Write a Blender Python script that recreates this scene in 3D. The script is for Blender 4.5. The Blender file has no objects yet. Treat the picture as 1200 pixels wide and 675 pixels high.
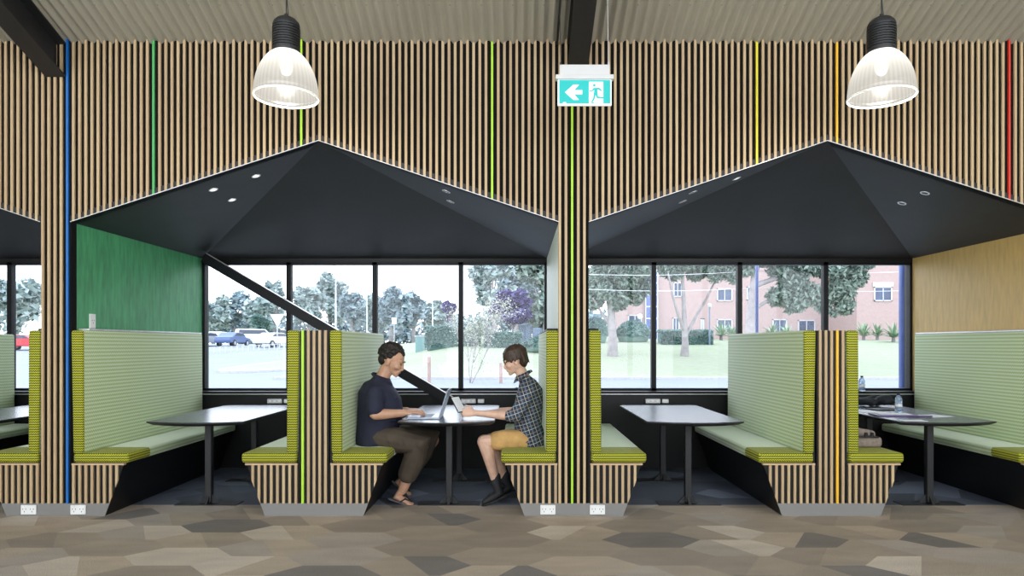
import bpy, bmesh, math, random
from mathutils import Vector, Matrix
R = random.Random(7)
PI = math.pi
sc = bpy.context.scene
COL = sc.collection
F = 800.0; VX = 607.0; VY = 405.0; EYE = 1.33
YF = 5.33; YW = 7.56
def P(px, py, Y): return Vector(((px-VX)/F*Y, Y, EYE-(py-VY)/F*Y))

# ------------------------------------------------------------------ materials
MATS = {}
class NT:
    def __init__(s, name):
        s.m = bpy.data.materials.new(name); s.m.use_nodes = True
        s.t = s.m.node_tree; s.n = s.t.nodes; s.l = s.t.links
        s.b = s.n['Principled BSDF']; s.out = s.n['Material Output']
        MATS[name] = s.m
    def add(s, typ, **kw):
        n = s.n.new(typ)
        for k, v in kw.items(): setattr(n, k, v)
        return n
    def link(s, a, b): s.l.new(a, b)
    def math(s, op, a, b=None, c=None):
        n = s.n.new('ShaderNodeMath'); n.operation = op
        for i, v in enumerate((a, b, c)):
            if v is None: continue
            if isinstance(v, (int, float)): n.inputs[i].default_value = v
            else: s.l.new(v, n.inputs[i])
        return n.outputs[0]
    def mix(s, f, a, b, typ='MIX'):
        n = s.n.new('ShaderNodeMixRGB'); n.blend_type = typ
        for i, v in enumerate((f, a, b)):
            if isinstance(v, (int, float)): n.inputs[i].default_value = v
            elif isinstance(v, (tuple, list)): n.inputs[i].default_value = (*v[:3], 1)
            else: s.l.new(v, n.inputs[i])
        return n.outputs[0]
    def coord(s, scale=(1, 1, 1), which='Object'):
        tc = s.add('ShaderNodeTexCoord'); mp = s.add('ShaderNodeMapping')
        s.link(tc.outputs[which], mp.inputs[0]); mp.inputs['Scale'].default_value = scale
        return mp.outputs[0]
    def noise(s, vec, scale=5, detail=3):
        n = s.add('ShaderNodeTexNoise'); n.inputs['Scale'].default_value = scale; n.inputs['Detail'].default_value = detail
        if vec is not None: s.link(vec, n.inputs['Vector'])
        return n.outputs['Fac']
    def ramp(s, fac, stops, interp='LINEAR'):
        n = s.add('ShaderNodeValToRGB'); cr = n.color_ramp; cr.interpolation = interp
        while len(cr.elements) < len(stops): cr.elements.new(0.5)
        for e, (p, c) in zip(cr.elements, stops): e.position = p; e.color = (*c, 1)
        s.link(fac, n.inputs[0]); return n.outputs[0]
    def bump(s, h, strength=.3, dist=.01):
        n = s.add('ShaderNodeBump'); n.inputs['Strength'].default_value = strength; n.inputs['Distance'].default_value = dist
        s.link(h, n.inputs['Height']); s.link(n.outputs[0], s.b.inputs['Normal'])
    def base(s, v):
        if isinstance(v, (tuple, list)): s.b.inputs['Base Color'].default_value = (*v[:3], 1)
        else: s.link(v, s.b.inputs['Base Color'])
    def set(s, **kw):
        for k, v in kw.items(): s.b.inputs[k.replace('_', ' ')].default_value = v
def plain(name, col, rough=.5, metal=0, var=.12, scale=12, spec=.5, emit=None, es=0):
    t = NT(name)
    if var:
        f = t.noise(t.coord(), scale)
        t.base(t.ramp(f, [(.3, tuple(c*(1-var) for c in col)), (.7, tuple(min(1, c*(1+var)) for c in col))]))
    else: t.base(col)
    t.set(Roughness=rough, Metallic=metal); t.b.inputs['Specular IOR Level'].default_value = spec
    if emit: t.b.inputs['Emission Color'].default_value = (*emit, 1); t.b.inputs['Emission Strength'].default_value = es
    return t.m
def wood(name, c1, c2, rough=.55):
    t = NT(name)
    tc = t.add('ShaderNodeTexCoord'); sx = t.add('ShaderNodeSeparateXYZ'); t.link(tc.outputs['Object'], sx.inputs[0])
    idx = t.math('FLOOR', t.math('DIVIDE', sx.outputs[0], .048))
    wn = t.add('ShaderNodeTexWhiteNoise', noise_dimensions='1D'); t.link(idx, wn.inputs['W'])
    g = t.noise(t.coord((60, 60, 2.5)), 1, 4)
    col = t.ramp(wn.outputs['Value'], [(0, c1), (.5, tuple((a+b)/2 for a, b in zip(c1, c2))), (1, c2)])
    t.base(t.mix(t.math('MULTIPLY', g, .6), col, tuple(c*.55 for c in c1)))
    t.set(Roughness=rough); return t.m
def fabric(name, light, dark, sheen, w=.022, h=.03, duty=.5):
    t = NT(name)
    tc = t.add('ShaderNodeTexCoord'); sx = t.add('ShaderNodeSeparateXYZ'); t.link(tc.outputs['Object'], sx.inputs[0])
    ge = t.add('ShaderNodeNewGeometry'); sn = t.add('ShaderNodeSeparateXYZ'); t.link(ge.outputs['Normal'], sn.inputs[0])
    top = t.math('GREATER_THAN', t.math('ABSOLUTE', sn.outputs[2]), .72)
    side = t.math('SUBTRACT', 1.0, top)
    u = t.math('ADD', sx.outputs[0], t.math('MULTIPLY', sx.outputs[1], side))
    v = t.math('ADD', t.math('MULTIPLY', sx.outputs[2], side), t.math('MULTIPLY', sx.outputs[1], top))
    zig = t.math('MULTIPLY', t.math('PINGPONG', u, w/2), .85)
    s = t.math('DIVIDE', t.math('ADD', v, zig), h)
    fr = t.math('FRACT', t.math('ADD', s, 100.0))
    st = t.math('GREATER_THAN', fr, duty)
    n = t.noise(t.coord(), 400, 1)
    c = t.mix(st, light, dark)
    t.base(t.mix(t.math('MULTIPLY', n, .25), c, dark))
    t.set(Roughness=.8); t.b.inputs['Sheen Weight'].default_value = sheen; t.b.inputs['Sheen Roughness'].default_value = .35
    t.bump(fr, .3, .004); return t.m

M = {}
M['black'] = plain('black_laminate', (.005, .005, .006), .45, spec=.3)
M['backing'] = plain('black_backing', (.005, .0045, .0045), .9, spec=.2)
M['hood'] = plain('charcoal_panel', (.012, .0123, .0165), .6, var=.2, scale=3)
M['frame'] = plain('dark_frame_metal', (.005, .0055, .008), .5, spec=.25)
M['wood'] = wood('timber_slat', (.52, .355, .20), (.64, .475, .265))
M['rail'] = plain('timber_rail', (.56, .38, .22), .5)
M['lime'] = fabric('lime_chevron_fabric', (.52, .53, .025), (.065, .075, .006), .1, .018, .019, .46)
M['pale'] = fabric('lime_fabric_in_window_glare', (.64, .74, .50), (.40, .50, .24), .5, .026, .030, .5)  # same lime fabric, window glare put into a paler colour
M['steel'] = plain('brushed_steel', (.24, .235, .23), .45, .3, var=.04, scale=2)
M['silver'] = plain('silver_trim', (.6, .6, .62), .3, .5)
M['white'] = plain('white_plastic', (.8, .8, .8), .4, var=.03)
M['slot'] = plain('socket_slots', (.08, .08, .08), .5)
M['beam'] = plain('painted_steel_beam', (.018, .018, .020), .45)
M['table'] = plain('dark_table_laminate', (.10, .115, .155), .27, var=.05, spec=1.0)
M['tedge'] = plain('table_edge', (.01, .01, .012), .5)
for n, c in dict(blue=(.005, .14, .50), green=(.08, .42, .12), lime_s=(.42, .72, .03), yellow=(.75, .62, .02), amber=(.85, .45, .02), red=(.62, .03, .01)).items():
    M['p_'+n] = plain('painted_'+n, c, .5, var=.05)
def panel(name, c, k=.25):
    t = NT(name); f = t.noise(t.coord((9, 9, 1.6)), 3, 5)
    t.base(t.ramp(f, [(.3, tuple(x*(1-k) for x in c)), (.7, tuple(min(1, x*(1+k)) for x in c))])); t.set(Roughness=.5); return t.m
M['greenwall'] = panel('green_stained_plywood', (.065, .32, .135))
M['paleply'] = panel('pale_lime_panel', (.74, .80, .70), .04)
M['yellowply'] = panel('yellow_stained_plywood', (.60, .40, .13), .12)
M['skin'] = plain('skin', (.50, .28, .18), .5, var=.08, scale=25)
M['skin2'] = plain('fair_skin', (.66, .41, .30), .5, var=.08, scale=25)
M['hair1'] = plain('dark_curly_hair', (.012, .008, .006), .6, var=.4, scale=90)
M['hair2'] = plain('brown_hair', (.045, .024, .014), .5, var=.4, scale=60)
M['navy'] = plain('navy_cotton', (.010, .012, .032), .8, var=.15)
M['khaki'] = plain('brown_khaki', (.060, .044, .030), .85, var=.2)
M['tan'] = plain('tan_cotton', (.56, .33, .12), .85, var=.15)
M['shoe'] = plain('black_canvas', (.012, .012, .014), .7)
M['sole'] = plain('grey_rubber', (.12, .12, .13), .7)
M['alu'] = plain('laptop_aluminium', (.30, .34, .42), .35, .6)
M['keys'] = plain('keyboard', (.02, .02, .022), .5)
M['paper'] = plain('paper', (.75, .76, .8), .8, var=.04)
M['purple'] = plain('purple_cover', (.10, .07, .18), .5)
M['bag'] = plain('taupe_canvas', (.24, .19, .16), .85, var=.25, scale=30)
M['eye'] = plain('eye', (.02, .015, .01), .2, var=0)
M['lip'] = plain('lip', (.42, .17, .13), .5)

# plaid
t = NT('plaid_shirt')
tc = t.add('ShaderNodeTexCoord'); sx = t.add('ShaderNodeSeparateXYZ'); t.link(tc.outputs['Object'], sx.inputs[0])
def band(c, per, lo, hi):
    f = t.math('FRACT', t.math('ADD', t.math('DIVIDE', c, per), 50.0))
    return t.math('MULTIPLY', t.math('GREATER_THAN', f, lo), t.math('LESS_THAN', f, hi))
ua = t.math('ADD', sx.outputs[0], t.math('MULTIPLY', sx.outputs[2], .35)); va = t.math('SUBTRACT', sx.outputs[2], t.math('MULTIPLY', sx.outputs[0], .35))
c = (.035, .055, .10)
a = t.mix(band(ua, .062, 0, .45), c, (.012, .018, .04)); a = t.mix(t.math('MULTIPLY', band(va, .062, 0, .45), .6), a, (.02, .03, .06))
a = t.mix(t.math('MULTIPLY', band(ua, .062, .2, .29), .75), a, (.50, .52, .50)); a = t.mix(t.math('MULTIPLY', band(va, .062, .2, .29), .75), a, (.50, .52, .50))
a = t.mix(t.math('MULTIPLY', band(va, .062, .68, .76), .7), a, (.45, .30, .17)); a = t.mix(t.math('MULTIPLY', band(ua, .062, .68, .76), .6), a, (.30, .40, .50))
t.base(a); t.set(Roughness=.85); M['plaid'] = t.m

# carpet : staggered angular patches in a handful of browns and greys
t = NT('patchwork_carpet')
sx = t.add('ShaderNodeSeparateXYZ'); t.link(t.coord(), sx.inputs[0])
def hexgrid(a, ky, ox, oy):
    px_, py_ = 3*a, 1.732*a*ky
    X_ = t.math('ADD', sx.outputs[0], 100*px_+ox); Y_ = t.math('ADD', sx.outputs[1], 100*py_+oy)
    def cell(hx, hy):
        gx = t.math('SUBTRACT', t.math('MODULO', t.math('ADD', X_, hx), px_), px_/2); gy = t.math('SUBTRACT', t.math('MODULO', t.math('ADD', Y_, hy), py_), py_/2)
        gyk = t.math('DIVIDE', gy, ky)
        return gx, gy, t.math('ADD', t.math('MULTIPLY', gx, gx), t.math('MULTIPLY', gyk, gyk))
    ax, ay, ad = cell(0, 0); bx, by, bd = cell(px_/2, py_/2)
    sel = t.math('LESS_THAN', ad, bd); ns = t.math('SUBTRACT', 1.0, sel)
    gx = t.math('ADD', t.math('MULTIPLY', ax, sel), t.math('MULTIPLY', bx, ns)); gy = t.math('ADD', t.math('MULTIPLY', ay, sel), t.math('MULTIPLY', by, ns))
    idx = t.math('ROUND', t.math('DIVIDE', t.math('SUBTRACT', X_, gx), px_/2)); idy = t.math('ROUND', t.math('DIVIDE', t.math('SUBTRACT', Y_, gy), py_/2))
    return gx, gy, idx, idy
def rnd(ix, iy, k):
    cb = t.add('ShaderNodeCombineXYZ'); t.link(ix, cb.inputs[0]); t.link(iy, cb.inputs[1])
    if isinstance(k, (int, float)): cb.inputs[2].default_value = k
    else: t.link(k, cb.inputs[2])
    w_ = t.add('ShaderNodeTexWhiteNoise', noise_dimensions='3D'); t.link(cb.outputs[0], w_.inputs[0]); return w_.outputs[0]
gx, gy, ix, iy = hexgrid(.34, .62, .11, .07)
sg = t.math('SUBTRACT', t.math('MULTIPLY', t.math('GREATER_THAN', rnd(ix, iy, 3.0), .5), 2.0), 1.0)
half = t.math('GREATER_THAN', t.math('ADD', gy, t.math('MULTIPLY', t.math('MULTIPLY', gx, sg), 1.7)), 0.0)
half = t.math('MULTIPLY', half, t.math('GREATER_THAN', rnd(ix, iy, 5.0), .35))
val = rnd(ix, iy, t.math('ADD', half, 8.0))
base = t.ramp(val, [(0, (.20, .18, .155)), (.08, (.37, .305, .225)), (.34, (.45, .365, .265)), (.54, (.32, .265, .20)), (.76, (.56, .48, .37)), (.86, (.41, .35, .28))], "CONSTANT")
base = t.mix(1.0, base, t.ramp(t.math('ADD', t.math('MULTIPLY', gy, 1.2), .5), [(0, (.85, .85, .85)), (1, (1.12, 1.12, 1.12))]), 'MULTIPLY')
gr = t.noise(t.coord((3, 9, 1)), 1.0, 2)
base = t.mix(1.0, base, t.ramp(gr, [(.25, (.88, .88, .88)), (.75, (1.08, 1.07, 1.06))]), 'MULTIPLY')
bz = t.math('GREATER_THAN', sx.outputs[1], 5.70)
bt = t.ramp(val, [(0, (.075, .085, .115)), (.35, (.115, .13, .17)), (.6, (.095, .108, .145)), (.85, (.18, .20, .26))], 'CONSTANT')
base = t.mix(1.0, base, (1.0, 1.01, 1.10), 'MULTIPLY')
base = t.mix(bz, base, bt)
fn = t.noise(t.coord((180, 180, 180)), 1, 2)
base = t.mix(1.0, base, t.ramp(fn, [(.3, (.62, .62, .63)), (.7, (1.3, 1.3, 1.3))]), 'MULTIPLY')
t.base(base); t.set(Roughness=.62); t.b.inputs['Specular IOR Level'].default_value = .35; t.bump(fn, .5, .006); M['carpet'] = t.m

M['corr'] = plain('corrugated_metal', (.42, .40, .33), .32, .15, var=.06, scale=2)
# glass pane
t = NT('window_glass'); t.n.remove(t.b)
tr = t.add('ShaderNodeBsdfTransparent'); tr.inputs[0].default_value = (.95, .97, 1, 1); gl = t.add('ShaderNodeBsdfGlossy'); gl.inputs['Roughness'].default_value = 0
fr = t.add('ShaderNodeFresnel'); fr.inputs[0].default_value = 1.3; mx = t.add('ShaderNodeMixShader')
t.link(fr.outputs[0], mx.inputs[0]); t.link(tr.outputs[0], mx.inputs[1]); t.link(gl.outputs[0], mx.inputs[2]); t.link(mx.outputs[0], t.out.inputs[0]); M['glass'] = t.m
# prismatic lamp glass (gives off light)
t = NT('prismatic_lamp_glass'); t.n.remove(t.b)
geo = t.add('ShaderNodeTexCoord'); sp = t.add('ShaderNodeSeparateXYZ'); t.link(geo.outputs['Object'], sp.inputs[0])
ang = t.math('ARCTAN2', sp.outputs[1], sp.outputs[0])
rib = t.math('PINGPONG', t.math('MULTIPLY', ang, 14.0), 1.0)
hgt = t.math('DIVIDE', sp.outputs[2], .30)
e = t.add('ShaderNodeEmission'); e.inputs[0].default_value = (1, .95, .86, 1)
st = t.math('ADD', t.math('MULTIPLY', t.math('POWER', hgt, 2.2), .6), t.math('ADD', .25, t.math('MULTIPLY', rib, .05)))
t.link(st, e.inputs[1])
tl = t.add('ShaderNodeBsdfTransparent'); tl.inputs[0].default_value = (.22, .22, .21, 1); gl = t.add('ShaderNodeBsdfGlossy'); gl.inputs['Roughness'].default_value = .15
m1 = t.add('ShaderNodeMixShader'); m1.inputs[0].default_value = .07; t.link(tl.outputs[0], m1.inputs[1]); t.link(gl.outputs[0], m1.inputs[2])
m2 = t.add('ShaderNodeAddShader'); t.link(m1.outputs[0], m2.inputs[0]); t.link(e.outputs[0], m2.inputs[1])
t.link(m2.outputs[0], t.out.inputs[0]); M['lampglass'] = t.m
M['rimglow'] = plain('lamp_rim', (.9, .9, .85), .3, var=0, emit=(1, .97, .9), es=.12)
M['lampcap'] = plain('lamp_cap', (.016, .016, .018), .5)
M['bulb'] = plain('bulb', (.9, .9, .9), .3, var=0, emit=(1, .96, .88), es=3)
M['dl_on'] = plain('downlight_lit', (.9, .9, .9), .3, var=0, emit=(1, .97, .9), es=.6)
M['sign_g'] = plain('exit_sign_green', (.0, .30, .30), .4, var=0, emit=(0, .78, .70), es=.20)
M['sign_w'] = plain('exit_sign_white', (.85, .9, .9), .4, var=0, emit=(.85, 1, 1), es=.22)
M['signbody'] = plain('sign_housing', (.62, .62, .62), .4, var=.03)
# bottle plastic
t = NT('clear_bottle'); t.base((.55, .68, .85)); t.set(Roughness=.1, IOR=1.3); t.b.inputs['Transmission Weight'].default_value = .75; M['bottle'] = t.m
# outdoors: leaf, lawn and brick colours lightened in place of haze
def ground_mat(name, a, b, sc1, fine):
    t = NT(name); n1 = t.noise(t.coord((1, 1, 1)), sc1, 4); n2 = t.noise(t.coord(), fine, 3)
    t.base(t.mix(.5, t.ramp(n1, [(.3, a), (.7, b)]), t.ramp(n2, [(.3, a), (.7, b)]))); t.set(Roughness=.95); return t.m
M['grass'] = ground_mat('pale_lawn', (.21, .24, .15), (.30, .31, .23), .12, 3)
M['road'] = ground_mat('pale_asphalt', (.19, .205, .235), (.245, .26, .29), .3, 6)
M['kerb'] = plain('concrete_kerb', (.42, .42, .43), .9)
M['mulch'] = plain('mulch_bed', (.24, .19, .15), .95, var=.3)
def leaf(name, a, b, sc1=.8):
    t = NT(name); n = t.noise(t.coord(), sc1, 3)
    geo = t.add('ShaderNodeNewGeometry'); mxv = t.math('ADD', t.math('MULTIPLY', n, .5), t.math('MULTIPLY', geo.outputs['Random Per Island'], .5))
    t.base(t.ramp(mxv, [(.25, a), (.75, b)])); t.set(Roughness=.6)
    return t.m
M['gumleaf'] = leaf('gum_leaf', (.10, .155, .13), (.27, .33, .27))
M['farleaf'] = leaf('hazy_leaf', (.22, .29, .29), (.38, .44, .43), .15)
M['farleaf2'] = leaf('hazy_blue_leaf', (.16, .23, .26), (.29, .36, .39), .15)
M['purpleleaf'] = leaf('purple_leaf', (.05, .035, .15), (.13, .10, .26))
M['hedgeleaf'] = leaf('hedge_leaf', (.06, .125, .115), (.17, .26, .23))
M['yuccaleaf'] = leaf('spiky_leaf', (.12, .22, .13), (.32, .42, .28))
M['paleleaf'] = leaf('pale_twig_leaf', (.34, .37, .28), (.55, .55, .45))
M['bark'] = plain('pale_bark', (.30, .27, .27), .9, var=.2, scale=3)
M['barkd'] = plain('grey_bark', (.20, .19, .19), .9, var=.2, scale=3)
t = NT('pink_brick'); br = t.add('ShaderNodeTexBrick'); cc = t.add('ShaderNodeTexCoord'); s3 = t.add('ShaderNodeSeparateXYZ'); t.link(cc.outputs['Object'], s3.inputs[0])
cb = t.add('ShaderNodeCombineXYZ'); t.link(t.math('ADD', s3.outputs[0], s3.outputs[1]), cb.inputs[0]); t.link(s3.outputs[2], cb.inputs[1]); t.link(cb.outputs[0], br.inputs[0])
br.inputs['Color1'].default_value = (.38, .265, .25, 1); br.inputs['Color2'].default_value = (.42, .30, .285, 1); br.inputs['Mortar'].default_value = (.43, .36, .35, 1)
br.inputs['Scale'].default_value = 3.0; br.inputs['Mortar Size'].default_value = .015; t.base(br.outputs[0]); t.set(Roughness=.9); M['brick'] = t.m
M['bwin'] = plain('dark_window_glass', (.05, .07, .13), .15, var=.4, scale=1)
M['bframe'] = plain('pale_window_frame', (.55, .56, .60), .5)
M['bluepost'] = plain('blue_painted_post', (.06, .10, .30), .4)
M['polemetal'] = plain('galvanised_pole', (.50, .52, .55), .4, .2)
M['timberpost'] = plain('timber_post', (.40, .27, .24), .9)
M['bluegrey'] = plain('blue_grey_box', (.14, .19, .27), .5)
M['carwhite'] = plain('white_car_paint', (.62, .63, .65), .3, var=.02); M['carred'] = plain('red_car_paint', (.50, .04, .05), .3, var=.02)
M['carblue'] = plain('blue_car_paint', (.07, .11, .24), .3, var=.02); M['carsilver'] = plain('silver_car_paint', (.36, .38, .42), .3, var=.02)
M['carglass'] = plain('car_glass', (.05, .06, .09), .1, var=0); M['tyre'] = plain('tyre', (.03, .03, .03), .8, var=0)

# ------------------------------------------------------------------ mesh helpers
def obj(name, bm, mat, parent=None, smooth=False, loc=None):
    me = bpy.data.meshes.new(name)
    bmesh.ops.recalc_face_normals(bm, faces=bm.faces)
    bm.to_mesh(me); bm.free()
    for m in (mat if isinstance(mat, (list, tuple)) else [mat]): me.materials.append(M[m] if isinstance(m, str) else m)
    if smooth:
        for p in me.polygons: p.use_smooth = True
    o = bpy.data.objects.new(name, me); COL.objects.link(o)
    if parent is not None:
        o.parent = parent
        o.matrix_parent_inverse = Matrix.Identity(4)
    if loc is not None: o.location = loc
    return o
def tag(o, label=None, cat=None, group=None, kind=None):
    if label: o['label'] = label
    if cat: o['category'] = cat
    if group: o['group'] = group
    if kind: o['kind'] = kind
    return o
def empty(name, loc, label, cat, group=None):
    o = bpy.data.objects.new(name, None); COL.objects.link(o); o.location = loc; o.empty_display_size = .1
    return tag(o, label, cat, group)
def B(): return bmesh.new()
def prism(bm, poly, axis, a, b, mi=0):
    """poly in the two other axes; extruded along axis from a to b"""
    def mk(u, v, w):
        return {'y': (u, w, v), 'x': (w, u, v), 'z': (u, v, w)}[axis]
    v0 = [bm.verts.new(mk(u, v, a)) for u, v in poly]; v1 = [bm.verts.new(mk(u, v, b)) for u, v in poly]
    fs = [bm.faces.new(v0), bm.faces.new(v1[::-1])]
    n = len(poly)
    for i in range(n): fs.append(bm.faces.new((v0[i], v0[(i+1) % n], v1[(i+1) % n], v1[i])))
    for f in fs: f.material_index = mi
    return fs
def box(bm, x0, x1, y0, y1, z0, z1, mi=0): return prism(bm, [(x0, z0), (x1, z0), (x1, z1), (x0, z1)], 'y', y0, y1, mi)
def bevel(bm, w, seg=2, edges=None):
    bmesh.ops.recalc_face_normals(bm, faces=bm.faces)
    bmesh.ops.bevel(bm, geom=list(edges or bm.edges), offset=w, segments=seg, profile=.5, affect='EDGES', clamp_overlap=True)
def lathe(bm, prof, c=(0, 0, 0), seg=32, mi=0, closed=False):
    rings = []
    for r, z in prof:
        rings.append([bm.verts.new((c[0]+r*math.cos(2*PI*i/seg), c[1]+r*math.sin(2*PI*i/seg), c[2]+z)) for i in range(seg)])
    prs = list(zip(rings[:-1], rings[1:]))
    if closed: prs.append((rings[-1], rings[0]))
    for A_, B_ in prs:
        for i in range(seg):
            f = bm.faces.new((A_[i], A_[(i+1) % seg], B_[(i+1) % seg], B_[i])); f.material_index = mi
    if not closed:
        for rg in (rings[0], rings[-1]):
            f = bm.faces.new(rg); f.material_index = mi
def tube(bm, pts, rad, seg=8, mi=0):
    pts = [Vector(p) for p in pts]
    if not isinstance(rad, (list, tuple)): rad = [rad]*len(pts)
    loft(bm, pts, [(r, r) for r in rad], seg, mi, cap=False)
def loft(bm, pts, rad, seg=14, mi=0, cap=True, ref=None):
    pts = [Vector(p) for p in pts]; n = len(pts)
    ref = Vector(ref or (0, 1, 0))
    rings = []
    seq = []
    for i in range(n):
        tg = (pts[min(i+1, n-1)]-pts[max(i-1, 0)]).normalized()
        seq.append((pts[i], tg, rad[i]))
    if cap:
        ck = .85 if cap is True else cap
        p, tg, r = seq[0]; k = max(r)
        pre = [(p-tg*k*ck*s_, tg, (r[0]*c_, r[1]*c_)) for s_, c_ in ((.97, .25), (.8, .6), (.45, .88))]
        p, tg, r = seq[-1]; k = max(r)
        post = [(p+tg*k*ck*s_, tg, (r[0]*c_, r[1]*c_)) for s_, c_ in ((.45, .88), (.8, .6), (.97, .25))]
        seq = pre+seq+post
    for p, tg, r in seq:
        rf = ref if abs(tg.dot(ref)) < .93 else Vector((1, 0, 0))
        lat = (rf-tg*rf.dot(tg)).normalized(); ap = tg.cross(lat).normalized()
        rings.append([bm.verts.new(p+ap*r[0]*math.cos(2*PI*i/seg)+lat*r[1]*math.sin(2*PI*i/seg)) for i in range(seg)])
    for A_, B_ in zip(rings[:-1], rings[1:]):
        for i in range(seg):
            f = bm.faces.new((A_[i], A_[(i+1) % seg], B_[(i+1) % seg], B_[i])); f.material_index = mi
    for rg in (rings[0], rings[-1]):
        f = bm.faces.new(rg); f.material_index = mi
def ell(bm, c, r, rot=None, seg=14):
    mt = Matrix.Translation(c) @ (rot.to_4x4() if rot else Matrix.Identity(4)) @ Matrix.Diagonal((*r, 1))
    bmesh.ops.create_uvsphere(bm, u_segments=seg, v_segments=max(8, seg*2//3), radius=1, matrix=mt)
def fused(name, bm, mat, parent, voxel, smooth_it=3, loc=None):
    bmesh.ops.recalc_face_normals(bm, faces=bm.faces)
    me = bpy.data.meshes.new('tmp'); bm.to_mesh(me); bm.free()
    o = bpy.data.objects.new('tmp', me); COL.objects.link(o)
    r = o.modifiers.new('r', 'REMESH'); r.mode = 'VOXEL'; r.voxel_size = voxel; r.use_smooth_shade = True
    if smooth_it:
        s = o.modifiers.new('s', 'SMOOTH'); s.factor = .5; s.iterations = smooth_it
    bpy.context.view_layer.update()
    dg = bpy.context.evaluated_depsgraph_get()
    m2 = bpy.data.meshes.new_from_object(o.evaluated_get(dg)); m2.name = name
    bpy.data.objects.remove(o); bpy.data.meshes.remove(me)
    m2.materials.clear(); m2.materials.append(M[mat] if isinstance(mat, str) else mat)
    for p in m2.polygons: p.use_smooth = True
    q = bpy.data.objects.new(name, m2); COL.objects.link(q)
    if parent is not None: q.parent = parent
    return q

# ------------------------------------------------------------------ setting : shell
CX0 = -3.614; PITCH = 4.05
PIERS = [CX0+i*PITCH for i in range(3)]                 # -3.614 .436 4.486
UNITS = [CX0-PITCH/2, -1.593, 2.45]                     # low dividers
HW = .117                                              # half pier
Z_H = 2.295; Z_AP = 2.93; Z_C = 3.71; SL = .38
def ceil_z(y): return Z_C+SL*(YF-y)

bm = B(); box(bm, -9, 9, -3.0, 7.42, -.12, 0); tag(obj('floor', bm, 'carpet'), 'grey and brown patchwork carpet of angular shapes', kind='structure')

# slatted front wall
bays = [(-7.664+HW, -5.60, PIERS[0]-HW), (PIERS[0]+HW, P(373, 0, YF).x, PIERS[1]-HW), (PIERS[1]+HW, P(970, 0, YF).x, PIERS[2]-HW)]
bm = B()
for l, a, r in bays: prism(bm, [(l, Z_H), (a, Z_AP), (r, Z_H), (r, 3.80), (l, 3.80)], 'y', YF+.014, YF+.08)
for c in PIERS: box(bm, c-HW, c+HW, YF+.014, YF+.08, .0, 3.80)
box(bm, PIERS[2]+HW, 9, YF+.03, YF+.08, 0, 3.8); box(bm, -9, -7.664+HW, YF+.03, YF+.08, 0, 3.8)
wf = tag(obj('wall_front', bm, 'backing'), 'timber slatted wall on black backing above the booths', kind='structure')
def wall_low(x):
    for c in PIERS:
        if abs(x-c) <= HW+.002: return .097
    for l, a, r in bays:
        if l <= x <= r: return Z_H+(Z_AP-Z_H)*((x-l)/(a-l) if x < a else (r-x)/(r-a))
    return .097
PAINT = [(78.5, 'p_blue'), (180, 'p_green'), (350, 'p_lime_s'), (576, 'p_lime_s'), (673, 'p_lime_s'), (890, 'p_yellow'), (979, 'p_amber'), (1185, 'p_red')]
bm = B(); S = .0481; x0 = (78.5-VX)/150.1; SW = .0099
n0 = int((-7.5-x0)/S); n1 = int((5.6-x0)/S)
paint_idx = {round(((px-VX)/150.1-x0)/S): m for px, m in PAINT}
for i in range(n0, n1):
    x = x0+i*S; lo = max(wall_low(x-SW), wall_low(x+SW))
    dep = .028
    if i in paint_idx:
        b2 = B(); box(b2, x-SW*.8, x+SW*.8, YF-.001, YF+.014, lo, 3.78)
        o = obj('painted_slat', b2, paint_idx[i], wf); o['label'] = {'p_blue': 'blue painted slat', 'p_green': 'green painted slat', 'p_lime_s': 'lime painted slat', 'p_yellow': 'yellow painted slat', 'p_amber': 'amber painted slat', 'p_red': 'red painted slat'}[paint_idx[i]]
    else: box(bm, x-SW, x+SW, YF, YF+.014, lo, 3.78)
o = obj('timber_slats', bm, 'wood', wf)

# pier cross walls with their painted faces
cols = [('black', 'greenwall', 'green plywood face'), ('paleply', 'black', 'pale lime face'), ('yellowply', 'black', 'yellow plywood face')]
for k, c in enumerate(PIERS):
    bm = B(); box(bm, c-HW, c+HW, YF+.08, YW, 0, Z_H+.12)
    bm.normal_update()
    for f in bm.faces:
        n = f.calc_center_median().x-c
        f.material_index = 1 if n < -.05 else (2 if n > .05 else 0)
    w = obj('wall_partition_'+('left', 'middle', 'right')[k], bm, ['black', cols[k][0], cols[k][1]])
    tag(w, ('partition with a green stained plywood face', 'narrow partition with a pale lime face', 'partition with a yellow stained plywood face')[k], kind='structure')
# booth canopies
for k, (l, a, r) in enumerate(bays):
    bm = B(); y0, y1 = YF+.005, YW
    lo = [Vector((a, y0, Z_AP)), Vector((l, y0, Z_H)), Vector((l, y1, Z_H)), Vector((r, y1, Z_H)), Vector((r, y0, Z_H))]
    up = [p+Vector((0, .0, .05)) for p in lo]
    vl = [bm.verts.new(p) for p in lo]; vu = [bm.verts.new(p) for p in up]
    for vs in (vl, vu):
        bm.faces.new((vs[0], vs[1], vs[2])); bm.faces.new((vs[0], vs[2], vs[3])); bm.faces.new((vs[0], vs[3], vs[4]))
    for i in range(5):
        j = (i+1) % 5; bm.faces.new((vl[i], vl[j], vu[j], vu[i]))
    o = obj('booth_canopy', bm, 'hood')
    tag(o, ('folded charcoal canopy over the booth cut off by the left edge', 'folded charcoal canopy over the booths beside the green wall', 'folded charcoal canopy over the booths beside the yellow wall')[k], 'canopy', 'folded canopies over the booths')
    b2 = B()
    for (xa, za), (xb, zb) in (((l, Z_H), (a, Z_AP)), ((a, Z_AP), (r, Z_H))):
        prism(b2, [(xa, za), (xb, zb), (xb, zb+.004), (xa, za+.004)], 'y', YF-.003, YF+.004)
    obj('edge_trim', b2, 'silver', o)
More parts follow.
